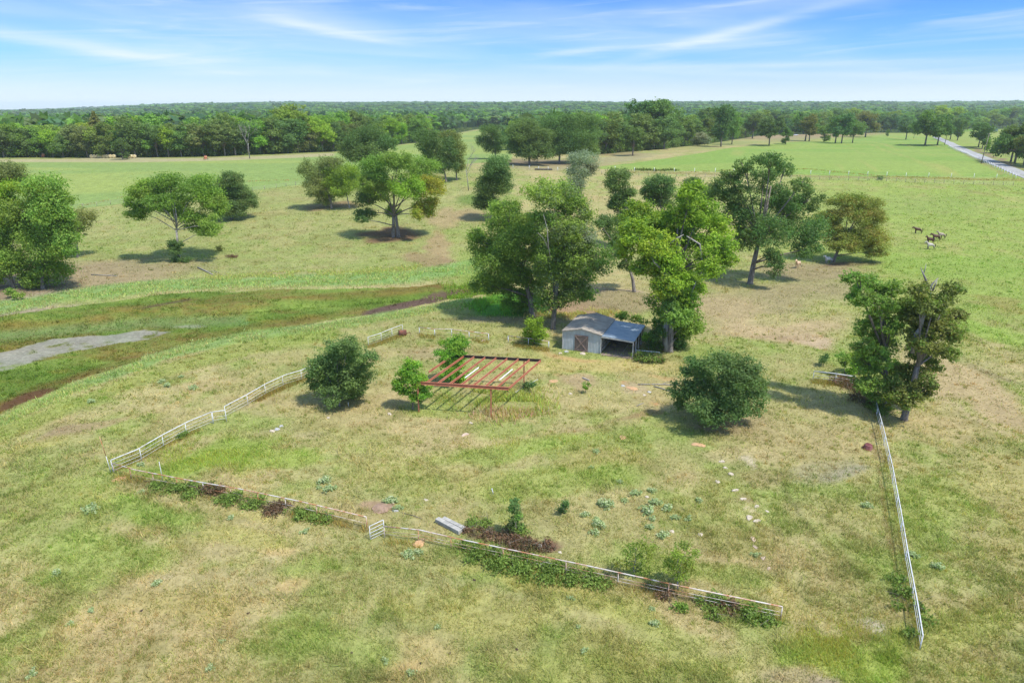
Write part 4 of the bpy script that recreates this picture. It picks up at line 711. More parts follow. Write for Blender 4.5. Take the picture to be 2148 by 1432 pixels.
cn = {'dark': 'dark green', 'oak': 'deep green', 'mid': 'fresh green', 'brn': 'brownish green', 'olive': 'olive', 'lime': 'bright yellow-green', 'yel': 'yellow-green', 'grey': 'grey-green', 'haz': 'dull green'}
def seg(u, S):
    for a, b in S:
        if u < a: return b
    return S[-1][1]
u = -40.0; row = 0
while u < 985:
    vb = np.interp(u, EDGE_U, EDGE_V) - rg_.uniform(0, 1.2); vt = np.interp(u, TU, TV) + rg_.uniform(-4, 16); c = rg_.choice(colchoice); k = rg_.choice(['oak', 'tall', 'oak', 'round', 'tall'])
    s_ = seg(u, segs); bgtree(u, vb, vt, k, c, '%s front-row tree %s' % (cn[c], s_), 'front row of the left wood, %s, %s' % (cn[c], s_), 1.1)
    u += rg_.uniform(20, 30)
u = -40.0
while u < 960:   # second row, taller
    vb = np.interp(u, EDGE_U, EDGE_V) - rg_.uniform(4, 6); top = np.interp(u, TU, TV) + rg_.uniform(-20, 2) + (8 if u < 260 else 0); c = rg_.choice(['mid', 'oak', 'lime', 'mid', 'yel', 'dark'])
    s_ = seg(u, segs); bgtree(u, vb, top, rg_.choice(['tall', 'oak', 'round']), c, '%s taller second-row tree %s' % (cn[c], s_), 'second row of the left wood, %s, %s' % (cn[c], s_), 1.15)
    u += rg_.uniform(28, 40)
for (u, vb, vt, k, c, nm, lb) in [(212, 328, 237, 'pine', 'olive', 'pine_tree', 'tall pine with a long bare trunk standing over the hay bales'), (615, 316, 219, 'tall', 'mid', 'leafy_tree', 'tallest bright dome-topped tree above the left wood'),
                              (722, 306, 239, 'tall', 'brt', 'leafy_tree', 'bright lime green tree in the left wood above the field clump'), (662, 318, 246, 'round', 'lime', 'leafy_tree', 'yellow-green rounded tree left of the bright lime tree'),
                              (283, 330, 246, 'round', 'dark', 'leafy_tree', 'darkest tall tree rising behind the wood edge by the bales'), (325, 329, 262, 'oak', 'oak', 'oak_tree', 'broadest oak in front of the wood right of the bales'),
                              (258, 335, 290, 'round', 'dark', 'oak_tree', 'small dark tree standing in the row of hay bales'), (880, 300, 240, 'tall', 'mid', 'leafy_tree', 'tall tree behind the small wood of the left gap'),
                              (1380, 308, 209, 'oak', 'oak', 'leafy_tree', 'highest broad crown on the skyline of the right wood'), (1345, 308, 212, 'oak', 'dark', 'leafy_tree', 'left shoulder of the highest crown on the skyline')]:
    bgtree(u, vb, vt, k, c, lb, None, 1.0, nm)
deadtree('bare_tree', 'pale leafless twiggy tree in the edge of the left wood', (524, 333), 252, .75, .22, 9, 5)
# right wood: rows
segs2 = [(1180, 'behind the fence grove'), (1300, 'right behind the fence grove'), (1420, 'below the highest skyline crown'), (1500, 'behind the round pale bush'), (1620, 'behind the ivy-clad dark tree'), (1760, 'behind the shaded bare clearing'), (1880, 'behind the right hayfield'), (1990, 'behind the lone field oak'), (2400, 'beyond the road at the right edge')]
TU2 = [1080, 1150, 1200, 1300, 1400, 1500, 1600, 1700, 1800, 1900, 2000, 2148, 2300]; TV2 = [262, 250, 245, 240, 236, 232, 234, 228, 234, 232, 226, 232, 236]
u = 1075.0
while u < 1510:
    vb = np.interp(u, EDGE_U, EDGE_V) - rg_.uniform(0, 3); vt = np.interp(u, TU2, TV2) + rg_.uniform(0, 22); c = rg_.choice(['dark', 'oak', 'oak', 'mid', 'brn'])
    s_ = seg(u, segs2); bgtree(u, vb, vt, rg_.choice(['oak', 'round', 'tall', 'oak']), c, '%s front tree of the right wood %s' % (cn[c], s_), 'front row of the right wood, %s, %s' % (cn[c], s_), 1.15)
    u += rg_.uniform(19, 30)
u = 1090.0
while u < 2260:
    vb = np.interp(u, EDGE_U, EDGE_V) - rg_.uniform(5, 7) - (0 if u < 1500 else 1); vt = np.interp(u, TU2, TV2) + rg_.uniform(-6, 10); c = rg_.choice(['mid', 'oak', 'lime', 'mid', 'oak', 'yel', 'dark'])
    s_ = seg(u, segs2); bgtree(u, vb, vt, rg_.choice(['tall', 'oak', 'round', 'tall']), c, '%s back tree of the right wood %s' % (cn[c], s_), 'back row of the right wood, %s, %s' % (cn[c], s_), 1.15)
    u += rg_.uniform(17, 27)
u = 1520.0
while u < 2240:
    vb = np.interp(u, EDGE_U, EDGE_V) - rg_.uniform(0, 2); vt = np.interp(u, TU2, TV2) + rg_.uniform(6, 22); c = rg_.choice(['dark', 'oak', 'oak', 'mid', 'haz'])
    s_ = seg(u, segs2); bgtree(u, vb, vt, rg_.choice(['oak', 'round', 'oak']), c, '%s middle tree of the right wood %s' % (cn[c], s_), 'middle row of the right wood, %s, %s' % (cn[c], s_), 1.1)
    u += rg_.uniform(16, 26)
for (u, vb, vt, k, c, wd, lb) in [(1327, 327, 265, 'oak', 'dark', 1.1, 'dark oak stepping out of the right wood onto bare tan ground'), (1512, 308, 222, 'tall', 'dark', .9, 'tall ivy-clad dark tree at the left corner of the right hayfield'), (1535, 303, 236, 'tall', 'mid', .7, 'slim fresh green tree just right of the ivy-clad dark tree'),
    (1578, 291, 240, 'oak', 'dark', 1, 'dark oak shading the clearing, left of the parked white car'), (1613, 306, 246, 'oak', 'dark', 1.1, 'dark oak at the hayfield edge near the tiny wooden frame'), (1648, 303, 268, 'round', 'oak', .9, 'short round oak on a slim trunk at the hayfield edge'),
    (1689, 296, 236, 'oak', 'dark', 1.1, 'left oak of the clearing, two trunks wide'), (1697, 297, 240, 'tall', 'brn', 1, 'brownish oak beside the left clearing oak'), (1728, 298, 262, 'round', 'mid', 1.1, 'low bushy green tree in the middle of the clearing edge'), (1752, 300, 240, 'oak', 'oak', 1, 'clearing-edge oak left of the trunk pair'),
    (1765, 301, 238, 'oak', 'dark', 1, 'clearing-edge oak with the thickest dark trunk'), (1788, 300, 250, 'oak', 'oak', 1, 'leaning oak at the right end of the clearing edge'), (1815, 288, 234, 'oak', 'brn', 1.2, 'brownish oak right behind the leaning clearing oak'),
    (1900, 293, 247, 'oak', 'haz', 1.1, 'lone round oak far out in the right hayfield'), (1861, 286, 272, 'round', 'oak', .9, 'tiny round tree left of the lone field oak'), (1940, 306, 232, 'oak', 'oak', 1.05, 'left oak of the pair beside the road bend'), (1966, 305, 240, 'oak', 'dark', .95, 'leaning right oak of the pair beside the road bend'),
    (1993, 293, 250, 'oak', 'dark', 1, 'dark roadside oak behind the farther utility pole'), (2008, 295, 248, 'tall', 'dark', 1, 'roadside oak with bunched trunks past the bend'), (2052, 309, 257, 'oak', 'oak', 1.0, 'roadside oak left of the nearer utility pole'), (2060, 312, 262, 'tall', 'dark', .9, 'slimmer roadside oak just left of the nearer pole'),
    (2120, 340, 258, 'oak', 'dark', 1.0, 'big dark oak across the road near the right frame edge'), (2128, 343, 280, 'low', 'dark', 1.0, 'low dark oak under the big roadside oak'), (2146, 348, 282, 'oak', 'brn', .9, 'brownish oak cut by the right frame edge'), (2185, 350, 255, 'oak', 'dark', 1.1, 'oak across the road outside the right frame edge'), (2100, 322, 270, 'round', 'dark', .9, 'rounded dark oak by the distant barn'), (2068, 322, 290, 'round', 'mid', .5, 'ivy-leaved sprout round the nearer utility pole')]:
    bgtree(u, vb, vt, k, c, lb, None, wd)
for k in PR:
    for p_ in PR[k]:
        for ob in p_[:2]: bpy.data.objects.remove(ob)

# undergrowth along the wood edges
rg = np.random.default_rng(77); Vs, Cs = [], []
for (u0, u1, st_) in ((-60, 985, 5.0), (1078, 1515, 6.0), (1520, 2100, 9.0)):
    u = u0
    while u < u1:
        P = hit(u, np.interp(u, EDGE_U, EDGE_V) - rg.uniform(.8, 3)); r = rg.uniform(2.2, 4.2) * (1 if u < 1520 else .7); V, C = cards((P.x, P.y, P.z + r * .6), (r * 1.5, r, r), int(95 * r), .5, GREEN[['oak', 'dark', 'mid', 'brn', 'olive'][rg.integers(0, 5)]], rg, flat=.8, K=8); Vs.append(V); Cs.append(C); u += st_ * rg.uniform(.7, 1.4)
o = mkleaf('undergrowth', Vs, Cs, None); tag(o, 'shrubby undergrowth filling the foot of the wood edges', 'undergrowth', kind='stuff')
# far woodland as one mass
rg = np.random.default_rng(5); lowp = []
for s in range(5):
    Vs, Cs = [], []
    V, C = cards((0, 0, .55), (.50, .50, .42), 26, .34, (1, 1, 1), rg, flat=.8, K=5, var=.3, up=.7); Vs.append(V); Cs.append(C)
    V, C = cards((0, 0, .72), (.34, .34, .3), 16, .34, (1, 1, 1), rg, flat=.8, K=4, var=.3, up=1.0); Vs.append(V); Cs.append(C)
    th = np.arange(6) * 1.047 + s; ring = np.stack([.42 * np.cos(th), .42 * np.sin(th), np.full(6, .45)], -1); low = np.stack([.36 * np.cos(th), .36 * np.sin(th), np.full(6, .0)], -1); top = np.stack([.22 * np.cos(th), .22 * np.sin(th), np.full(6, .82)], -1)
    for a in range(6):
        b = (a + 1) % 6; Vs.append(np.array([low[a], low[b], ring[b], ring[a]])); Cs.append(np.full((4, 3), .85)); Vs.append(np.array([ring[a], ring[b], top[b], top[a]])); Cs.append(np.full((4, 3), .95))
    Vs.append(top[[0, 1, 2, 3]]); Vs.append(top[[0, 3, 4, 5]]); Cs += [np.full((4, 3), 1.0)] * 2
    lowp.append((np.concatenate(Vs), np.concatenate(Cs)))
pts = []; d = 285.0
while d < 7500:
    s = 9.5 + .0105 * d; n = int(1.75 * d / s); th = np.linspace(-.72, .72, n) + rg.normal(0, .3 / max(n, 1), n) * 1.4; dd = d + rg.uniform(-.4, .4, n) * s
    pts.append(np.stack([np.tan(th) * dd, dd, np.full(n, s)], -1)); d += s * .9
pts = np.concatenate(pts); z = zt(pts[:, 0], pts[:, 1]); u, v = proj(pts[:, 0], pts[:, 1], z); ev = np.interp(u, EDGE_U, EDGE_V)
gap = (fbm(pts[:, 0], pts[:, 1], 260, 33, 3) > .69) & (pts[:, 1] > 900)
barnc = ((u - 2085) / 30) ** 2 + ((v - 272) / 16) ** 2 < 1
keep = (v < ev - np.where(u < 1000, 7.5, 6.0)) & ~gap & ~barnc; pts, z, u = pts[keep], z[keep], u[keep]
Vs, Cs = [], []; n_ = len(pts); cols = np.array([GREEN[k] for k in ('oak', 'mid', 'haz', 'dark', 'mid', 'lime', 'olive')])
which = rg.integers(0, 5, n_)
for s in range(5):
    q = np.where(which == s)[0]; Vp, Cp = lowp[s]; wd = pts[q, 2] * rg.uniform(1.0, 1.6, len(q)); hh = rg.uniform(11, 18, len(q)) + pts[q, 2] * .12; a = rg.uniform(0, 6.28, len(q)); ca, sa = np.cos(a)[:, None], np.sin(a)[:, None]
    x = Vp[None, :, 0] * ca - Vp[None, :, 1] * sa; y = Vp[None, :, 0] * sa + Vp[None, :, 1] * ca
    Vw = np.stack([pts[q, 0][:, None] + x * wd[:, None], pts[q, 1][:, None] + y * wd[:, None], z[q][:, None] + Vp[None, :, 2] * hh[:, None]], -1)
    hh = hh * np.where(rg.uniform(0, 1, len(q)) < .12, 1.45, rg.uniform(.75, 1.1, len(q))); cc = np.array((.62, .74, .9)) * cols[rg.integers(0, len(cols), len(q))] * rg.uniform(.8, 1.2, len(q))[:, None]; Vs.append(Vw.reshape(-1, 3)); Cs.append((cc[:, None, :] * Cp[None]).reshape(-1, 3))  # crown greens darkened and shifted towards blue, distance haze put into their colour
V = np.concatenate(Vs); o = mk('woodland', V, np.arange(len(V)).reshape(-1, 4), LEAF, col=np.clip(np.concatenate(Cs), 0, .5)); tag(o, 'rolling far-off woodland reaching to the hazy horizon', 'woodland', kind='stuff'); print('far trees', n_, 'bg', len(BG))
HAZE = 0.00009
# ------------------------------------------------------------------ road
rp_ = [hit(u, v) for u, v in [(2240, 404), (2148, 368), (2100, 348), (2060, 331), (2020, 314), (1995, 303), (1975, 293), (1962, 287)]]
V = []; F = []
pts_ = []
for i in range(len(rp_) - 1):
    for k in range(12): pts_.append(rp_[i].lerp(rp_[i + 1], k / 12))
for i, p in enumerate(pts_):
    q = pts_[min(i + 1, len(pts_) - 1)] - pts_[max(i - 1, 0)]; nrm = Vector((-q.y, q.x, 0)).normalized()
    for k in range(7):
        s = (k / 6 - .5) * 5.4; x = p.x + nrm.x * s; y = p.y + nrm.y * s; V.append((x, y, float(zt(x, y)) + .10 + .05 * (1 - (s / 2.8) ** 2)))
F = [(i * 7 + k, i * 7 + k + 1, (i + 1) * 7 + k + 1, (i + 1) * 7 + k) for i in range(len(pts_) - 1) for k in range(6)]
ROADM = mat('road_chipseal', (.34, .33, .31), .95, (.25, .245, .23), .6, bump=.2)
o = mk('road', np.array(V), F, ROADM, smooth=True); o['kind'] = 'structure'

# ------------------------------------------------------------------ pipe fences
def fence(name, label, pts, posts, h=1.25, rails=(1.0, .72, .46, .2), rr=.045, lr=.013, m=WHITE, pm=None, cat='fence', skip=(), pr=.034):
    """pts: ground points (Vector); posts: fractions along the line"""
    t = thing(name, label, cat, pts[0]); P0 = pts[0]; L_ = [p - P0 for p in pts]; pm = pm or m
    ln_ = [0]
    for i in range(len(L_) - 1): ln_.append(ln_[-1] + (L_[i + 1] - L_[i]).length)
    def at(s):
        s *= ln_[-1]
        for i in range(len(L_) - 1):
            if s <= ln_[i + 1] + 1e-6: return L_[i].lerp(L_[i + 1], (s - ln_[i]) / max(ln_[i + 1] - ln_[i], 1e-6))
        return L_[-1]
    for s in posts:
        p = at(s); G().tube([p + Vector((0, 0, -.15)), p + Vector((0, 0, h))], pr, 8).build('post', pm, t, smooth=True)
    for j, f in enumerate((1.0,) + tuple(rails[1:] if rails[0] == 1.0 else rails)):
        q = [l + Vector((0, 0, h * f + (0.02 if j == 0 else 0))) for l in L_]; G().tube(q, rr if j == 0 else lr, 8).build('top_rail' if j == 0 else 'rail', m, t, smooth=True)
    return t
def H(*uv): return [hit(*q) for q in uv]
fence('pipe_fence', 'white pipe fence on the left running from the tall-poled corner to the jog', H((238, 992), (293, 969), (346, 937), (398, 909), (447, 888)), [0, .235, .48, .73, 1])
fence('pipe_fence', 'short white fence panel forming the jog in the left fence', H((448, 888), (476, 884)), [0.02, .98], rails=(1, .55, .3))
fence('pipe_fence', 'white pipe fence from the jog up to the big round left bush', H((474, 876), (520, 851), (560, 827), (600, 808), (636, 797), (660, 785)), [0, .24, .46, .66, .84, 1])
fence('pipe_fence', 'white pipe fence behind the left bush ending by the rusty drum', H((773, 726), (798, 718), (821, 708), (845, 699)), [0, .34, .68, 1], rails=(1, .7, .45, .2))
fence('pipe_fence', 'rust-streaked front fence from the tall-poled corner to the little gate', H((240, 993), (287, 1007), (392, 1028), (506, 1048), (638, 1076), (770, 1108)), [.0, .085, .185, .285, .39, .495, .60, .705, .82, 1], rails=(1, .45), m=RUSTW, rr=.042, h=1.0)
fence('pipe_fence', 'orange-rusted front fence running right from the gate through the brambles', H((807, 1128), (882, 1136), (962, 1155), (1220, 1210), (1425, 1256), (1637, 1300)), [0, .095, .19, .335, .5, .63, .75, 1], rails=(1, .6, .35), m=RUSTW, rr=.042, h=1.0)
fence('field_gate', 'small white tube gate standing ajar in the front fence', H((777, 1132), (806, 1118)), [0, 1], rails=(1, .75, .5, .25, .05), m=WHITE, rr=.03, lr=.022, h=1.15, cat='gate', pr=.03)
fence('pipe_fence', 'long white pipe fence running away down the right side of the yard', H((1929, 1362), (1918, 1290), (1900, 1190), (1884, 1090), (1868, 1000), (1850, 920), (1836, 866), (1831, 850)), [0, .13, .24, .34, .44, .54, .64, .74, .83, .92, 1], rr=.042, lr=.013, h=1.0, rails=(1, .62, .3))
fence('pipe_fence', 'short white fence left of the fence corner trees', H((1705, 797), (1748, 802), (1792, 809)), [0, .54, 1], h=1.1, rails=(1, .6, .3), rr=.055, lr=.02)
fence('pipe_fence', 'thin low fence along the back of the yard, rusty at its left end', H((880, 700), (913, 704), (946, 704), (984, 709), (1025, 714)), [0, .23, .46, .72, 1], m=RUSTW, h=.95, rails=(1, .5), rr=.05, lr=.02, pr=.055, pm=WHITE)
fence('pipe_fence', 'thin low fence between the back fence gap and the shed', H((1066, 719), (1105, 724), (1151, 731)), [0, .5, 1], m=RUSTW, h=1.0, rails=(1, .5), rr=.05, lr=.02, pm=WHITE, pr=.055)
fence('hitching_rail', 'short white rail in front of the brush beside the lean-to', H((1333, 746), (1384, 751)), [.03, .97], h=.75, rails=(1,), rr=.06, cat='rail')
# wire fences
POSTW = mat('post_wood', (.16, .13, .10), .9, (.3, .26, .22), 2); WIREM = mat('fence_wire', (.35, .33, .30), .6, metal=.5); WPAINT = mat('white_post', (.75, .76, .74), .6)
def wirefence(label, uv, step, h=1.25, pm=POSTW, pr=.07, wires=4, name='wire_fence', jit=.0, wr=.012):
    pts = H(*uv); t = thing(name, label, 'fence', pts[0]); P0 = pts[0]; line = []
    for i in range(len(pts) - 1):
        n = max(1, int((pts[i + 1] - pts[i]).length / step)); line += [pts[i].lerp(pts[i + 1], k / n) for k in range(n)]
    line.append(pts[-1]); line = [Vector((p.x, p.y, float(zt(p.x, p.y)))) - P0 for p in line][:100]
    for p in line:
        lx = rg_.uniform(-jit, jit); G().tube([p + Vector((0, 0, -.2)), p + Vector((lx, 0, h * rg_.uniform(.93, 1.05)))], [pr, pr * .85], 6).build('post', pm, t, smooth=True)
    for k in range(wires): G().tube([p + Vector((0, 0, h * (.2 + .75 * k / max(wires - 1, 1)))) for p in line], wr, 4).build('wire', WIREM, t)
wirefence('long cross fence of dark wooden posts and wire below the right hayfield', [(1262, 366), (1400, 370), (1600, 374), (1800, 379), (2000, 386), (2125, 390)], 2.9, 1.3, jit=.06)
wirefence('row of white posts edging the right hayfield above the cross fence', [(1290, 358), (1500, 362), (1700, 366), (1900, 371), (2090, 374)], 6.2, 1.5, pm=WPAINT, pr=.08, wires=1)
wirefence('white-posted fence following the road along the right hayfield', [(2130, 374), (2085, 352), (2050, 336), (2015, 320), (1990, 309)], 3.2, 1.4, pm=WPAINT, pr=.09, wires=3)
wirefence('wire fence below the left hayfield, right of the umbrella-shaped tree', [(530, 401), (580, 394), (640, 387)], 3.0, 1.2, jit=.05)
wirefence('wire fence below the left hayfield, left of the umbrella-shaped tree', [(-60, 462), (100, 441), (175, 436), (260, 426)], 3.0, 1.2, jit=.05)
wirefence('low cross fence in front of the dark grove, centre', [(1076, 353), (1110, 355), (1190, 359)], 3.4, 1.3, pm=WPAINT, wires=3)
wirefence('dark-posted fence on the far side of the road', [(2150, 340), (2105, 326), (2075, 316)], 4, 1.3)

# ------------------------------------------------------------------ red steel frame
FL, FR2, BL, BR = Vector((-10.1, 65.0, 3.3)), Vector((-.33, 63.4, 3.3)), Vector((-6.74, 73.0, 3.3)), Vector((3.25, 71.45, 3.3))
t = thing('pergola', 'rusty red open roof frame on posts, all beams and no cover', 'pergola', (FL.x, FL.y, 0)); P0 = Vector((FL.x, FL.y, 0))
def ibeam(a, b, w, h, name, m, parent, c=True):
    d = (b - a); l = d.length; ang = math.atan2(d.y, d.x); mid = (a + b) / 2 - P0; g = G()
    g.box(mid + Vector((0, 0, h / 2)), (l, w, .022), ang); g.box(mid - Vector((0, 0, h / 2)), (l, w, .022), ang); g.box(mid, (l - .002, .02, h - .02), ang)
    return g.build(name, m, parent)
ibeam(FL, FR2, .14, .29, 'front_beam', REDP, t); ibeam(BL, BR, .14, .29, 'rear_beam', DARKS, t)
for k in range(9):
    s = [.0, .13, .25, .375, .5, .625, .75, .875, 1.0][k]; a = FL.lerp(FR2, s) + Vector((0, 0, .02)); b = BL.lerp(BR, s) + Vector((0, 0, .02))
    if k == 0: a = a.lerp(b, .35)
    d = (b - a).normalized(); ibeam(a + d * .1, b - d * .1, .10, .18, 'joist', REDP, t)
for (x, y) in [(-2.14, 63.75), (1.35, 71.75), (-9.7, 64.95), (-6.2, 72.9)]:
    G().box(Vector((x, y, 1.5)) - P0, (.13, .13, 3.3), -.16).build('post', REDP, t)
TUBEM = mat('white_tube', (.82, .84, .86), .4)
for s, a0, a1 in ((.43, .28, .66), (.80, .28, .66)):
    a = FL.lerp(FR2, s); b = BL.lerp(BR, s); p, q = a.lerp(b, a0), a.lerp(b, a1); d = q - p
    G().box((p + q) / 2 - P0 - Vector((0, 0, .10)), (d.length, .09, .06), math.atan2(d.y, d.x)).build('light_strip', TUBEM, t, bevel=.01)

# ------------------------------------------------------------------ shed
SO = Vector((6.64, 84.58, 0)); ang = math.atan2(-1.84, 4.73); t = thing('shed', 'pale corrugated metal shed with a dark crossed plank door and open lean-to', 'shed', SO, ang)
def corr(name, base, line, axis, per, parent=None, rough=.5):
    m = mat(name, base, rough, line, 1.2, lo=.4, hi=.75); tt = m.node_tree; p = tt.nodes['Principled BSDF']
    cc = tt.nodes.new('ShaderNodeTexCoord'); wv = tt.nodes.new('ShaderNodeTexWave'); wv.bands_direction = axis; wv.inputs['Scale'].default_value = per; tt.links.new(cc.outputs['Object'], wv.inputs[0])
    b = tt.nodes.new('ShaderNodeBump'); b.inputs['Strength'].default_value = .6; b.inputs['Distance'].default_value = .04; tt.links.new(wv.outputs[1], b.inputs['Height']); tt.links.new(b.outputs[0], p.inputs['Normal']); return m
WALLM = corr('shed_wall_metal', (.42, .445, .45), (.31, .30, .28), 'X', 1.6); WALLY = corr('shed_side_metal', (.46, .46, .42), (.36, .34, .3), 'Y', 1.6)
ROOFM = mat('shed_roof', (.27, .235, .19), .9, (.37, .325, .26), .8, bump=.15); LEANM = corr('lean_to_metal', (.20, .27, .33), (.36, .40, .43), 'Y', 1.1, rough=.4)
W, D, E_, RG_ = 5.1, 7.3, 2.55, 3.1; x0d, x1d, hd = 1.62, 3.42, 2.2
def zr(x): return E_ + (RG_ - E_) * (1 - abs(x - W / 2) / (W / 2))
g = G(); th_ = .05
for (xa, xb, zb) in ((0, x0d, 0), (x1d, W, 0), (x0d, W / 2, hd), (W / 2, x1d, hd)):
    za, zb2 = zr(xa), zr(xb)
    g.add([(xa, 0, zb), (xb, 0, zb), (xb, 0, zb2), (xa, 0, za), (xa, th_, zb), (xb, th_, zb), (xb, th_, zb2), (xa, th_, za)], [(0, 1, 2, 3), (7, 6, 5, 4), (0, 4, 5, 1), (3, 2, 6, 7), (0, 3, 7, 4), (1, 5, 6, 2)])
g.build('front_wall', WALLM, t)
g = G(); g.add([(0, D, 0), (W, D, 0), (W, D, E_), (W / 2, D, RG_), (0, D, E_), (0, D - th_, 0), (W, D - th_, 0), (W, D - th_, E_), (W / 2, D - th_, RG_), (0, D - th_, E_)], [(4, 3, 2, 1, 0), (5, 6, 7, 8, 9), (0, 1, 6, 5), (1, 2, 7, 6), (2, 3, 8, 7), (3, 4, 9, 8), (4, 0, 5, 9)]); g.build('rear_wall', WALLM, t)
for x in (th_ / 2, W - th_ / 2): G().box((x, D / 2, E_ / 2 - .01), (th_, D - 2 * th_ - .004, E_ - .02)).build('side_wall', WALLY, t)
g = G(); ov = .18
for sgn in (-1, 1):
    xe = W / 2 + sgn * (W / 2 + .12); ze = zr(0) - .03
    a = [(W / 2, -ov, RG_ + .02), (xe, -ov, ze), (xe, D + ov, ze), (W / 2, D + ov, RG_ + .02)]; g.add(a + [(p[0], p[1], p[2] + .07) for p in a], [(0, 1, 2, 3), (7, 6, 5, 4), (0, 4, 5, 1), (1, 5, 6, 2), (2, 6, 7, 3), (3, 7, 4, 0)])
rf = g.build('roof', ROOFM, t); G().box((W / 2, D / 2, RG_ + .105), (.22, D + 2 * ov, .03)).build('ridge_cap', ROOFM, rf)
TRIM = mat('trim', (.52, .50, .46), .7, (.35, .33, .30), 3)
for x in (0, W): G().box((x, -.035, E_ / 2 - .06), (.10, .06, E_ - .12)).build('corner_trim', TRIM, t)
for xa, xb in ((0, W / 2), (W / 2, W)):
    p, q = Vector((xa, -.2, zr(xa))), Vector((xb, -.2, zr(xb))); d = q - p; G().box((p + q) / 2 + Vector((0, 0, .02)), (d.length, .03, .12), 0, 0, -math.atan2(d.z, d.x)).build('barge_board', WOODG, t)
DOORM = mat('door_planks', (.10, .075, .065), .85, (.18, .14, .12), 3, stretch=(6, 1, .4)); dr = G()
for k in range(7): dr.box((x0d + .13 + k * .257, -.045, hd / 2 + .03), (.245, .04, hd - .06))
dr = dr.build('door', DOORM, t)
BR_ = mat('door_brace', (.20, .13, .10), .85, (.28, .2, .16), 4); dw = x1d - x0d; dl = math.hypot(dw - .1, hd - .2); da = math.atan2(hd - .2, dw - .1)
for s, yy in ((1, -.085), (-1, -.12)): G().box(((x0d + x1d) / 2, yy, hd / 2), (dl, .03, .14), 0, 0, s * da).build('brace', BR_, dr)
for zz in (.15, hd - .08): G().box(((x0d + x1d) / 2, -.08, zz), (dw, .02, .12)).build('crossbar', BR_, dr)
# stone footing rubble
# lean-to
x1 = W + 4.15; zi, zo = E_ - .12, 2.2
a = [(W + .1, -.1, zi), (x1 + .15, -.1, zo), (x1 + .15, D - .1, zo), (W + .1, D - .1, zi)]; g = G(); g.add(a + [(p[0], p[1], p[2] + .05) for p in a], [(3, 2, 1, 0), (4, 5, 6, 7), (0, 1, 5, 4), (1, 2, 6, 5), (2, 3, 7, 6), (3, 0, 4, 7)])
lr_ = g.build('lean_to_roof', LEANM, t)
d = Vector((x1 - W, 0, zo - zi)); G().box((W / 2 + x1 / 2 + .05, -.08, (zi + zo) / 2 - .10), (d.length, .06, .16), 0, 0, -math.atan2(d.z, d.x)).build('fascia', TRIM, lr_)
for yy in (.05, 1.9, 3.7, 5.5, D - .3): G().box((x1, yy, zo / 2 - .04), (.12, .12, zo - .1)).build('post', TRIM, t)
for yy in (1.9, 3.7, 5.5): G().box((W / 2 + x1 / 2, yy, (zi + zo) / 2 - .12), (d.length, .06, .14), 0, 0, -math.atan2(d.z, d.x)).build('rafter', WOODG, t)
for zz in (.55, 1.05): G().box((W + .09, D * .45, zz), (.08, D * .8, .22)).build('wall_board', WOODG, t)
DARKW = mat('dark_back', (.06, .05, .045), .9); G().box((W / 2 + x1 / 2, D - .3, 1.0), (x1 - W - .2, .05, 2.0)).build('back_panel', DARKW, t)
DIRT = mat('packed_dirt', (.20, .155, .12), .95, (.27, .21, .165), 1.2, bump=.3); G().box((W / 2 + x1 / 2 + .1, D / 2 - .4, .02), (x1 - W - .1, D + .2, .05)).build('dirt_floor', DIRT, t); G().box((W + 2.6, 2.6, .07), (.09, 5, .06)).build('floor_board', WOODG, t)

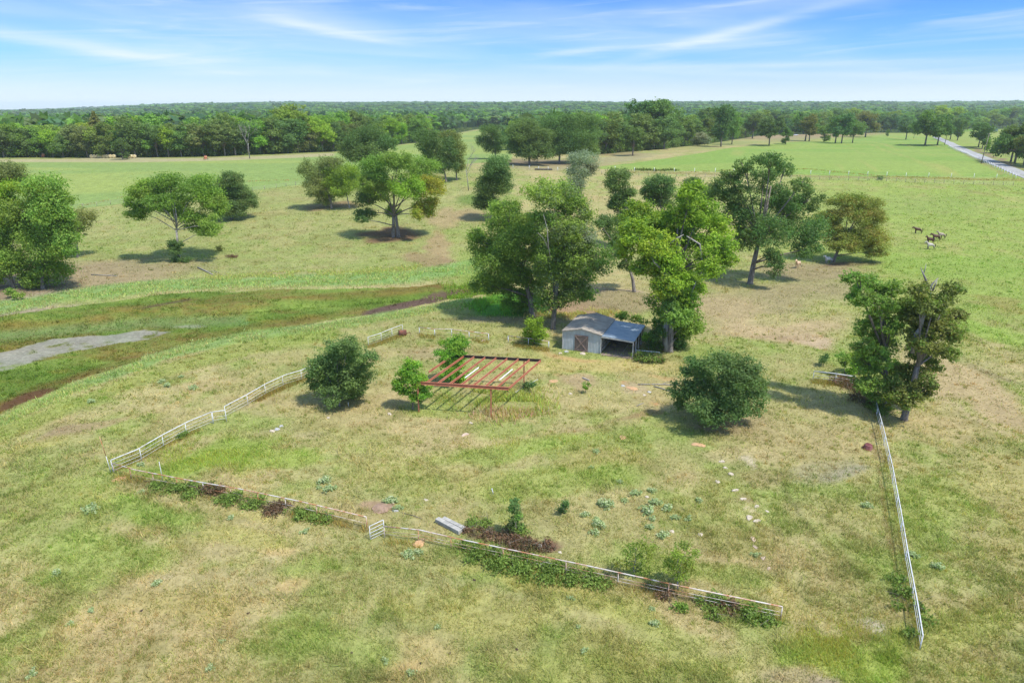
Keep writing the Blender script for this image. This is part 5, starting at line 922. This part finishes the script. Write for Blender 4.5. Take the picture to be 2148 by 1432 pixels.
# ------------------------------------------------------------------ horses
def horse(label, base, heading, coat, spot=None, legs=None, mane=(.03, .02, .015), size=1.0, head=0, lo=.5, hi=.55):
    P = hit(*base); t = thing('horse', label, 'horse', P, heading); t.scale = (size,) * 3
    h = [(.92, 0, 1.56, .17), (1.05, 0, 1.78, .14), (1.22, 0, 1.72, .12), (1.45, 0, 1.50, .08)] if head == 0 else [(1.0, 0, 1.45, .17), (1.18, 0, 1.56, .14), (1.34, 0, 1.44, .12), (1.52, 0, 1.18, .08)]
    nd = [(-.62, 0, 1.16, .35), (-.28, 0, 1.10, .36), (.15, 0, 1.08, .37), (.52, 0, 1.12, .34), (.76, 0, 1.34, .23)] + h; ed = [(i, i + 1) for i in range(len(nd) - 1)]
    for s in (-1, 1):
        b = len(nd); nd += [(.56, s * .16, .88, .13), (.57, s * .16, .52, .085), (.55, s * .16, .16, .06), (.58, s * .16, .04, .06)]; ed += [(3, b), (b, b + 1), (b + 1, b + 2), (b + 2, b + 3)]
        b = len(nd); nd += [(-.62, s * .17, .86, .17), (-.60, s * .17, .70, .11), (-.82, s * .17, .50, .065), (-.78, s * .17, .16, .045), (-.75, s * .17, .04, .06)]; ed += [(0, b)] + [(b + k, b + k + 1) for k in range(4)]
        b = len(nd); p = h[1]; nd += [(p[0] + .0, s * .07, p[2] + .10, .03), (p[0] + .02, s * .09, p[2] + .2, .012)]; ed += [(6, b), (b, b + 1)]
    me = bpy.data.meshes.new('body'); me.from_pydata([n[:3] for n in nd], ed, []); ob = bpy.data.objects.new('body', me); scene.collection.objects.link(ob); ob.parent = t
    md = ob.modifiers.new('skin', 'SKIN'); sk = me.skin_vertices[0] if me.skin_vertices else None
    if sk is None:
        bm = bmesh.new(); bm.from_mesh(me); bm.verts.layers.skin.verify(); bm.to_mesh(me); bm.free(); sk = me.skin_vertices[0]
    for i, n in enumerate(nd): sk.data[i].radius = (n[3] * (.85 if i < 5 else 1), n[3]); sk.data[i].use_root = (i == 0)
    md.use_smooth_shade = True; sd = ob.modifiers.new('sub', 'SUBSURF'); sd.levels = 1; sd.render_levels = 2
    m = mat('horse_coat', coat, .55, spot or tuple(c * .8 for c in coat), 2.2, lo=lo, hi=hi, spec=.4); tt = m.node_tree; p = tt.nodes['Principled BSDF']; src = p.inputs['Base Color'].links[0].from_socket
    lg = legs or tuple(c * .35 for c in coat); cc = tt.nodes.new('ShaderNodeTexCoord'); sz = tt.nodes.new('ShaderNodeSeparateXYZ'); tt.links.new(cc.outputs['Object'], sz.inputs[0]); mr = tt.nodes.new('ShaderNodeMapRange'); tt.links.new(sz.outputs[2], mr.inputs[0]); mr.inputs[1].default_value = .75; mr.inputs[2].default_value = .5
    mx = tt.nodes.new('ShaderNodeMix'); mx.data_type = 'RGBA'; tt.links.new(mr.outputs[0], mx.inputs[0]); tt.links.new(src, mx.inputs[6]); mx.inputs[7].default_value = (*lg, 1); tt.links.new(mx.outputs[2], p.inputs['Base Color']); me.materials.append(m)
    hm = mat('horse_hair', mane, .7, tuple(c * 1.6 for c in mane), 6)
    G().tube([(-.88, 0, 1.28), (-1.0, 0, 1.1), (-1.02, 0, .75), (-.98, 0, .45)], [.05, .08, .09, .02], 8).build('tail', hm, t, smooth=True)
    G().tube([(.62, 0, 1.44), (.86, 0, h[0][2] + .06), (h[1][0] - .08, 0, h[1][2] + .07)], [.05, .07, .04], 7).build('mane', hm, t, smooth=True)
    return t
horse('dark bay horse standing furthest left of the herd in the right pasture', (1925, 490), math.pi - .15, (.085, .036, .018), head=1)
horse('dark chestnut horse at the front left of the bunched horses', (1950, 511), math.pi + .2, (.075, .028, .016))
horse('big bay horse in the middle of the bunched horses', (1963, 505), math.pi - .1, (.10, .045, .026), head=1, size=1.05)
horse('cream-rumped spotted horse behind the bay horse', (1974, 501), math.pi - .05, (.36, .29, .21), (.10, .05, .03), lo=.5, hi=.62, legs=(.05, .03, .02))
horse('pale spotted horse with dark legs, nearest of the bunched horses', (1951, 523), math.pi - .05, (.45, .40, .34), (.22, .18, .15), legs=(.10, .08, .06), head=0, size=.98, lo=.55, hi=.75)
horse('palomino horse by the dangling branches of the dark oak', (1673, 562), math.pi * 1.25, (.55, .36, .22), (.62, .45, .3), mane=(.6, .5, .4), legs=(.5, .34, .22))
horse('grey horse standing in the shade of the feathery tree', (1737, 553), math.pi * 1.1, (.48, .48, .47), (.36, .36, .36), mane=(.2, .2, .2))
horse('white horse partly cut by the right frame edge near the cross fence', (2151, 396), math.pi * 1.35, (.7, .69, .66), (.2, .15, .12), lo=.6, hi=.66)

# ------------------------------------------------------------------ small things
HAY = mat('hay', (.50, .39, .19), .95, (.62, .50, .28), 2.5, bump=.4)
def bale(u, v, label, grp):
    P = hit(u, v); t = thing('hay_bale', label, 'hay bale', P, rg_.uniform(-.15, .15), grp); m = Matrix.Translation((0, 0, .76)) @ Matrix.Rotation(math.pi / 2, 4, 'X')
    G().lathe([(0.001, -.7), (.25, -.72), (.68, -.7), (.77, -.62), (.78, 0), (.77, .62), (.68, .7), (.25, .72), (.001, .7)], 20, m).build('straw_roll', HAY, t, smooth=True)
    NET = mat('bale_net', (.60, .56, .42), .8); G().lathe([(.785, -.25), (.79, -.22), (.79, .22), (.785, .25)], 20, m).build('net_wrap', NET, t, smooth=True)
for k in range(8): bale(193 + k * 6.7, 331.5, 'round hay bale in the long row left of the small dark tree', 'round bales in the long row')
for k in range(3): bale(269 + k * 6.7, 332, 'round hay bale in the short row right of the small dark tree', 'round bales in the short row')
ORG = mat('orange_paint', (.45, .17, .08), .6, (.33, .14, .08), 3); TYRE = mat('tyre', (.03, .03, .03), .9)
def implement(u, v, label):
    P = hit(u, v); t = thing('hay_baler', label, 'baler', P, .3); t.scale = (.85, .85, .85)
    G().lathe([(.001, -.7), (.55, -.7), (.72, -.55), (.75, 0), (.72, .55), (.55, .7), (.001, .7)], 14, Matrix.Translation((0, 0, 1.15)) @ Matrix.Rotation(math.pi / 2, 4, 'Y') @ Matrix.Scale(1, 4)).build('drum_housing', ORG, t, smooth=True)
    g = G(); g.box((-.1, -.9, .55), (1.5, .5, .35)).box((0, -1.6, .5), (.15, 1.4, .12)).box((0, 0, 1.95), (.8, .9, .12)); g.build('frame', ORG, t, bevel=.03)
    for s in (-1, 1): G().lathe([(.001, -.1), (.38, -.12), (.42, 0), (.38, .12), (.001, .1)], 16, Matrix.Translation((s * .95, .1, .42)) @ Matrix.Rotation(math.pi / 2, 4, 'Y')).build('wheel', TYRE, t, smooth=True)
implement(92, 330.5, 'orange round baler parked at the wood edge, left of the hay bales'); implement(432, 335, 'orange farm implement parked at the wood edge, right of the hay bales')
TROUGH = mat('trough_steel', (.06, .055, .05), .8, (.12, .10, .09), 2)
P = hit(1140, 357); t = thing('feed_trough', 'long dark feed trough before the fence grove', 'trough', P, -.03); g = G()
g.tube([(-3.2, 0, .28), (3.2, 0, .28)], .3, 12).build('tank', TROUGH, t, smooth=True); 
for x in (-2.6, 0, 2.6): G().box((x, 0, .06), (.15, .8, .14)).build('foot', WOODG, t)
P = hit(1544, 287); t = thing('wooden_stand', 'tiny dark wooden stand at the edge of the right hayfield', 'stand', P)
G().box((0, 0, 1.15), (2.7, 1.2, .22)).build('top', TROUGH, t)
for x in (-1.1, 1.1):
    for y in (-.45, .45): G().box((x, y, .5), (.14, .14, 1.08)).build('leg', TROUGH, t)
CARW = mat('car_paint', (.75, .76, .77), .3, spec=.6); GLS = mat('car_glass', (.03, .04, .05), .15)
P = hit(1669, 284.5); t = thing('parked_car', 'small white car parked in tree shade at the far clearing', 'car', P, .2)
g = G(); g.box((0, 0, .55), (4.3, 1.75, .6)); g.build('body', CARW, t, bevel=.12); g = G(); g.add([(-1.5, -.8, .84), (1.1, -.8, .84), (1.1, .8, .84), (-1.5, .8, .84), (-1.1, -.65, 1.45), (.5, -.65, 1.45), (.5, .65, 1.45), (-1.1, .65, 1.45)], [(3, 2, 1, 0), (4, 5, 6, 7), (0, 1, 5, 4), (1, 2, 6, 5), (2, 3, 7, 6), (3, 0, 4, 7)]); g.build('cabin', GLS, t, bevel=.04)
for x in (-1.35, 1.35):
    for y in (-.85, .85): G().lathe([(.001, -.1), (.31, -.1), (.33, 0), (.31, .1), (.001, .1)], 14, Matrix.Translation((x, y, .33)) @ Matrix.Rotation(math.pi / 2, 4, 'X')).build('wheel', TYRE, t, smooth=True)
P = hit(2082, 276); t = thing('metal_barn', 'distant pale metal-roofed barn among the trees on the right', 'barn', P, -.5); BW = mat('barn_wall', (.40, .42, .45), .7, (.33, .34, .36), .5)
k_ = (P.y * cp + (CH - P.z) * sp) / FP; s_ = k_ * 16 / 9
g = G(); g.box((0, 0, 1.6), (9, 12, 3.2)); g.build('wall', BW, t); g = G(); g.add([(-4.9, -6.3, 3.1), (0, -6.3, 4.9), (4.9, -6.3, 3.1), (-4.9, 6.3, 3.1), (0, 6.3, 4.9), (4.9, 6.3, 3.1), (-4.9, -6.3, 3.25), (0, -6.3, 5.05), (4.9, -6.3, 3.25), (-4.9, 6.3, 3.25), (0, 6.3, 5.05), (4.9, 6.3, 3.25)], [(0, 3, 4, 1), (1, 4, 5, 2), (6, 7, 10, 9), (7, 8, 11, 10), (0, 1, 7, 6), (1, 2, 8, 7), (5, 4, 10, 11), (4, 3, 9, 10), (3, 0, 6, 9), (2, 5, 11, 8)]); g.build('roof', mat('barn_roof', (.62, .64, .66), .5), t)
g = G(); g.box((0, -6.03, 1.3), (3, .06, 2.6)); g.build('door', mat('barn_door', (.16, .16, .17), .7), t); t.scale = (s_, s_, s_ * .9)
def pole(u, v, vt, label):
    P = hit(u, v); k = (P.y * cp + (CH - P.z) * sp) / FP; h = (v - vt) * k; t = thing('utility_pole', label, 'utility pole', P); PM = POSTW
    G().tube([(0, 0, -.3), (.35, 0, h * .5), (.7, 0, h)], [.17, .14, .11], 8).build('shaft', PM, t, smooth=True); G().box((.68, 0, h - .5), (.12, 2.0, .12)).build('crossarm', PM, t)
    for y in (-.85, 0, .85): G().lathe([(.001, 0), (.05, .02), (.06, .08), (.03, .14), (.001, .15)], 8, Matrix.Translation((.68, y, h - .44))).build('insulator', WPAINT, t, smooth=True)
pole(2058, 343.5, 282, 'nearer leaning wooden utility pole between the hayfield and the road'); pole(1981, 304.5, 262, 'farther wooden utility pole at the road bend')
pole(1916, 291, 270, 'tiny farthest pole near the lone field oak')
# poles at the fence corner
P = hit(237, 993); t = thing('corner_pole', 'tall thin pole, rusty at the top, leaning at the left fence corner', 'pole', P); G().tube([(-.15, 0, 0), (-.28, 0, 1.7)], [.03, .025], 7).build('lower_shaft', WHITE, t, smooth=True); G().tube([(-.28, 0, 1.7), (-.48, 0, 3.55)], [.028, .022], 7).build('upper_shaft', RUST, t, smooth=True)
P = hit(341, 1012); t = thing('steel_stake', 'thin pale steel stake standing up through the front fence', 'stake', P); G().tube([(0, .1, 0), (-.02, .1, 1.95)], .028, 6).build('shaft', WHITE, t, smooth=True); G().box((0, .1, .06), (.16, .02, .14)).build('anchor_plate', RUST, t)
for (u_, v_, hh, lb) in [(1035, 1036, .5, 'short white pipe stub in the middle of the yard'), (1064, 722, 0, '')][:1]:
    P = hit(u_, v_); t = thing('pipe_stub', lb, 'pipe', P); G().tube([(0, 0, -.05), (-.12, 0, hh)], .045, 8).build('pipe', WHITE, t, smooth=True); G().tube([(-.115, 0, hh - .06), (-.125, 0, hh + .02)], .06, 8).build('cap', WHITE, t, smooth=True)
for (u_, v_, lb) in [(682, 852, 'thin white marker stake left under the big round bush'), (731, 852, 'thin white marker stake right under the big round bush')]:
    P = hit(u_, v_); t = thing('marker_stake', lb, 'stake', P); G().tube([(0, 0, -.05), (0, 0, .42)], .03, 6).build('rod', WPAINT, t, smooth=True); G().tube([(0, 0, .40), (0, 0, .46)], .045, 6).build('cap', WPAINT, t, smooth=True)
MAR = mat('maroon_tub', (.13, .035, .035), .6, (.22, .09, .08), 3)
P = hit(1820, 941); t = thing('feed_tub', 'upturned maroon feed tub in the grass left of the long white fence', 'tub', P); G().lathe([(.46, 0), (.45, .06), (.40, .10), (.35, .42), (.30, .48), (.001, .5)], 18, Matrix.Rotation(.12, 4, 'X')).build('tub_body', MAR, t, smooth=True)
G().lathe([(.47, .10), (.49, .13), (.47, .16)], 18, Matrix.Rotation(.12, 4, 'X')).build('rim', RUST, t, smooth=True)
RD = mat('rusty_drum', (.10, .04, .03), .9, (.24, .10, .06), 2.5, bump=.4)
P = hit(845, 704); t = thing('rusty_drum', 'rusty crushed drum lying at the end of the left back fence', 'drum', P, .3); m = Matrix.Translation((0, 0, .42)) @ Matrix.Rotation(math.pi / 2, 4, 'Y'); G().lathe([(.001, -.55), (.38, -.55), (.42, -.5), (.41, -.2), (.44, -.16), (.41, -.1), (.40, .25), (.43, .28), (.41, .5), (.3, .52)], 16, m).build('shell', RD, t, smooth=True)
G().tube([(.5, -.2, .3), (.9, -.3, .55), (1.1, -.1, .2)], .05, 6).build('bent_pipe', RD, t, smooth=True)
def rock(u, v, r, label, grp=None, m=ROCK, fl=.35):
    P = hit(u, v); k = (P.y * cp + CH * sp) / FP; R0 = r * k; rgx = np.random.default_rng(int(u * 3 + v)); bm = bmesh.new(); bmesh.ops.create_icosphere(bm, subdivisions=3, radius=1)
    ph = rgx.uniform(0, 6, 9)
    for q in bm.verts:
        c = q.co; f = 1 + .16 * math.sin(c.x * 3 + ph[0]) + .14 * math.sin(c.y * 3.4 + ph[1]) * math.cos(c.z * 2.6 + ph[2]) + .06 * math.sin(c.x * 8 + ph[3] + c.y * 6)
        q.co = Vector((c.x * f * R0, c.y * f * R0 * .75, max(c.z, -.4) * f * R0 * fl))
    me = bpy.data.meshes.new('rock'); bm.to_mesh(me); bm.free(); me.materials.append(m); o = bpy.data.objects.new('rock', me); scene.collection.objects.link(o); o.location = P + Vector((0, 0, R0 * fl * .1)); o.rotation_euler[2] = rgx.uniform(0, 3)
    for pl in me.polygons: pl.use_smooth = False
    tag(o, label, 'rock', grp); return o
RK2 = mat('pinkish_rock', (.50, .38, .29), .95, (.40, .30, .22), 2.5, bump=.6); RKG = mat('grey_stone', (.42, .42, .40), .95, (.3, .29, .28), 3, bump=.6)
rock(975, 912, 8, 'largest tan boulder alone in the grass below the red frame', m=RK2); rock(988, 887, 5, 'small pale stone just below the front post of the red frame'); rock(817, 868, 6, 'flat pale stone between the left bush and the small myrtle'); rock(689, 876, 4, 'small pale stone below the big round left bush')
for i, (a_, b_, c_) in enumerate([(1514, 968, 6), (1522, 981, 5), (1533, 994, 7), (1505, 1010, 7), (1542, 1028, 7), (1559, 1046, 6), (1587, 1062, 6), (1609, 1072, 4), (1572, 1086, 9), (1588, 1092, 8)]): rock(a_, b_, c_, 'flat pale limestone in the trail of stones below the big right bush', 'trail of pale limestones')
for i, (a_, b_, c_) in enumerate([(1580, 1131, 8), (1584, 1147, 6), (1602, 1170, 7), (1613, 1192, 5)]): rock(a_, b_, c_, 'rounded tan stone scattered above the right end of the front fence', 'rounded stones above the right end of the front fence', m=RK2)
rock(1469, 1121, 7, 'square whitish stone among the weeds above the nearest small tree'); rock(1409, 1114, 6, 'half-buried stone beside the weed colony'); rock(1357, 1042, 5, 'small stone at the top of the weed colony'); rock(1128, 712, 6, 'pale stone under the small yellow-green tree'); rock(1013, 715, 6, 'tan stone at the foot of the back fence', m=RK2); rock(581, 900, 7, 'jagged grey stone of the heap in the left yard', m=RKG); rock(572, 904, 7, 'flat white stone of the heap in the left yard', fl=.25); rock(590, 894, 5, 'small dark-grey stone of the heap in the left yard', m=RKG, fl=.5)
rock(1352, 829, 5, 'whitish stone below the scattered poles', m=ROCK); rock(1362, 822, 5, 'grey stone beside the whitish one below the poles', m=RKG); rock(1306, 809, 5, 'grey stone left of the orange dirt scrape', m=RKG); rock(1197, 826, 5, 'pale stone left of the green shoot'); rock(830, 1071, 6, 'grey stone beside the weedy dirt mound', m=RKG); rock(893, 1048, 5, 'small pale stone right of the weedy mound'); rock(1188, 738, 6, 'footing stone at the left front of the shed', m=RKG); rock(1222, 741, 8, 'long footing stone before the shed door', m=ROCK, fl=.2); rock(1175, 741, 5, 'footing stone by the shed corner', m=ROCK)
rock(1130, 1146, 9, 'pale broken block in the dead brush heap', m=RKG, fl=.4); rock(1175, 1158, 5, 'small pale block right of the dead brush heap')
SOIL = mat('orange_soil', (.50, .30, .15), .97, (.42, .27, .15), 3, bump=.7); SOILB = mat('brown_soil', (.30, .20, .14), .97, (.22, .15, .10), 3, bump=.7)
def mound(u, v, r, label, m, fl=.22):
    o = rock(u, v, r, label, None, m, fl); o.name = 'dirt_mound'; o['category'] = 'dirt mound'
mound(880, 1139, 15, 'orange dirt mound right of the little gate', SOIL, .3); mound(1465, 933, 12, 'bright orange burrow mound below the big right bush', SOIL); mound(1306, 918, 10, 'orange burrow mound left of the big right bush', SOIL); mound(1325, 814, 12, 'orange dirt scrape by the scattered poles', SOIL, .12); mound(250, 1004, 12, 'orange dirt mound at the tall-poled corner', SOIL, .12); mound(806, 1063, 24, 'brown dirt mound overgrown with sage weeds', SOILB, .18); mound(1162, 799, 10, 'orange soil patch mound before the shed', SOIL, .12)
DUNG = mat('dung', (.045, .03, .02), .95, (.08, .055, .035), 5)
for (a_, b_) in [(521, 1285), (737, 1368), (883, 1390), (844, 1424), (297, 1280), (995, 1216), (1020, 1362), (943, 1370), (1084, 1361)]:
    o = rock(a_, b_, 4, 'small dark manure pile in the near pasture', 'dark manure piles in the near pasture', DUNG, .3); o.name = 'manure_pile'; o['category'] = 'manure'
# beams, poles, boards
BEAM = mat('pale_concrete', (.40, .38, .33), .9, (.28, .27, .24), 2, bump=.3)
def lying(name, label, a, b, r, m, cat='pole', sq=False, z=.0, tip=None):
    A, B = hit(*a), hit(*b); d = B - A; t = thing(name, label, cat, A, math.atan2(d.y, d.x)); l = math.hypot(d.x, d.y)
    if sq: G().box((l / 2, 0, r + z), (l, r * 2, r * 1.7), ry=-math.atan2(d.z, l)).build('shaft', m, t, bevel=.02)
    else: G().tube([(0, 0, r + z), (l / 2, .05, r + z + .02), (l, 0, r + z + d.z)], [r, r * .9, r * .7], 8).build('shaft', m, t, smooth=True)
    if tip: G().tube([(l * .55, 0, r), (l * .75, l * .12, r + .1), (l * .9, l * .2, r)], [r * .5, r * .35, r * .15], 6).build('branch', m, t, smooth=True)
    else: G().tube([(-.02, 0, r + z), (.05, 0, r + z)], r * 1.04 if not sq else r * .6, 8).build('end_cap', m, t)
lying('concrete_beam', 'pale squared beam, left of two behind the front fence', (917, 1094), (966, 1120), .2, BEAM, 'beam', True)
lying('concrete_beam', 'pale squared beam, right of two behind the front fence', (930, 1092), (974, 1114), .16, BEAM, 'beam', True, z=.05)
lying('fallen_pole', 'long pale pole on the ground left of the big right bush', (1338, 807), (1424, 808), .07, BARKP, tip=True); lying('fallen_pole', 'short pale pole below the long one left of the big right bush', (1372, 811), (1404, 821), .07, BARKP)
lying('fallen_pole', 'thin white pipe lying right of the red frame', (1076, 827), (1128, 796), .04, WPAINT, 'pipe'); lying('plank', 'grey plank lying in front of the shed', (1222, 793), (1236, 799), .08, WOODG, 'plank', True); lying('plank', 'crooked white branch in the dirt below the shed', (1336, 852), (1350, 846), .05, BARKP, 'branch')
lying('fallen_branch', 'grey fallen branch on the bare soil left of the umbrella-shaped tree', (192, 577), (245, 580), .1, BARKP, 'branch', tip=True); lying('fallen_branch', 'pale fallen limb below the umbrella-shaped tree', (415, 562), (446, 577), .13, BARKP, 'branch', tip=True); lying('hose', 'thin dark branch trailing right of the weedy mound', (845, 1076), (885, 1088), .03, BARK, 'branch')
P = hit(1855, 866)
# ------------------------------------------------------------------ haze
if HAZE:
    g = G(); x, y0, y1, z0, z1 = 12000, -150, 9800, -110, 84
    g.box((0, (y0 + y1) / 2, (z0 + z1) / 2), (2 * x, y1 - y0, z1 - z0)); hm = bpy.data.materials.new('haze'); hm.use_nodes = True; tt = hm.node_tree
    for n in list(tt.nodes):
        if n.type != 'OUTPUT_MATERIAL': tt.nodes.remove(n)
    pv = tt.nodes.new('ShaderNodeVolumePrincipled'); pv.inputs['Color'].default_value = (.86, .96, 1.0, 1); pv.inputs['Density'].default_value = HAZE; pv.inputs['Anisotropy'].default_value = .1
    tt.links.new(pv.outputs[0], [n for n in tt.nodes if n.type == 'OUTPUT_MATERIAL'][0].inputs['Volume']); o = g.build('haze', hm); tag(o, 'thin pale blue air haze over the far woods', 'haze', kind='stuff')
print('objects', len(scene.objects))
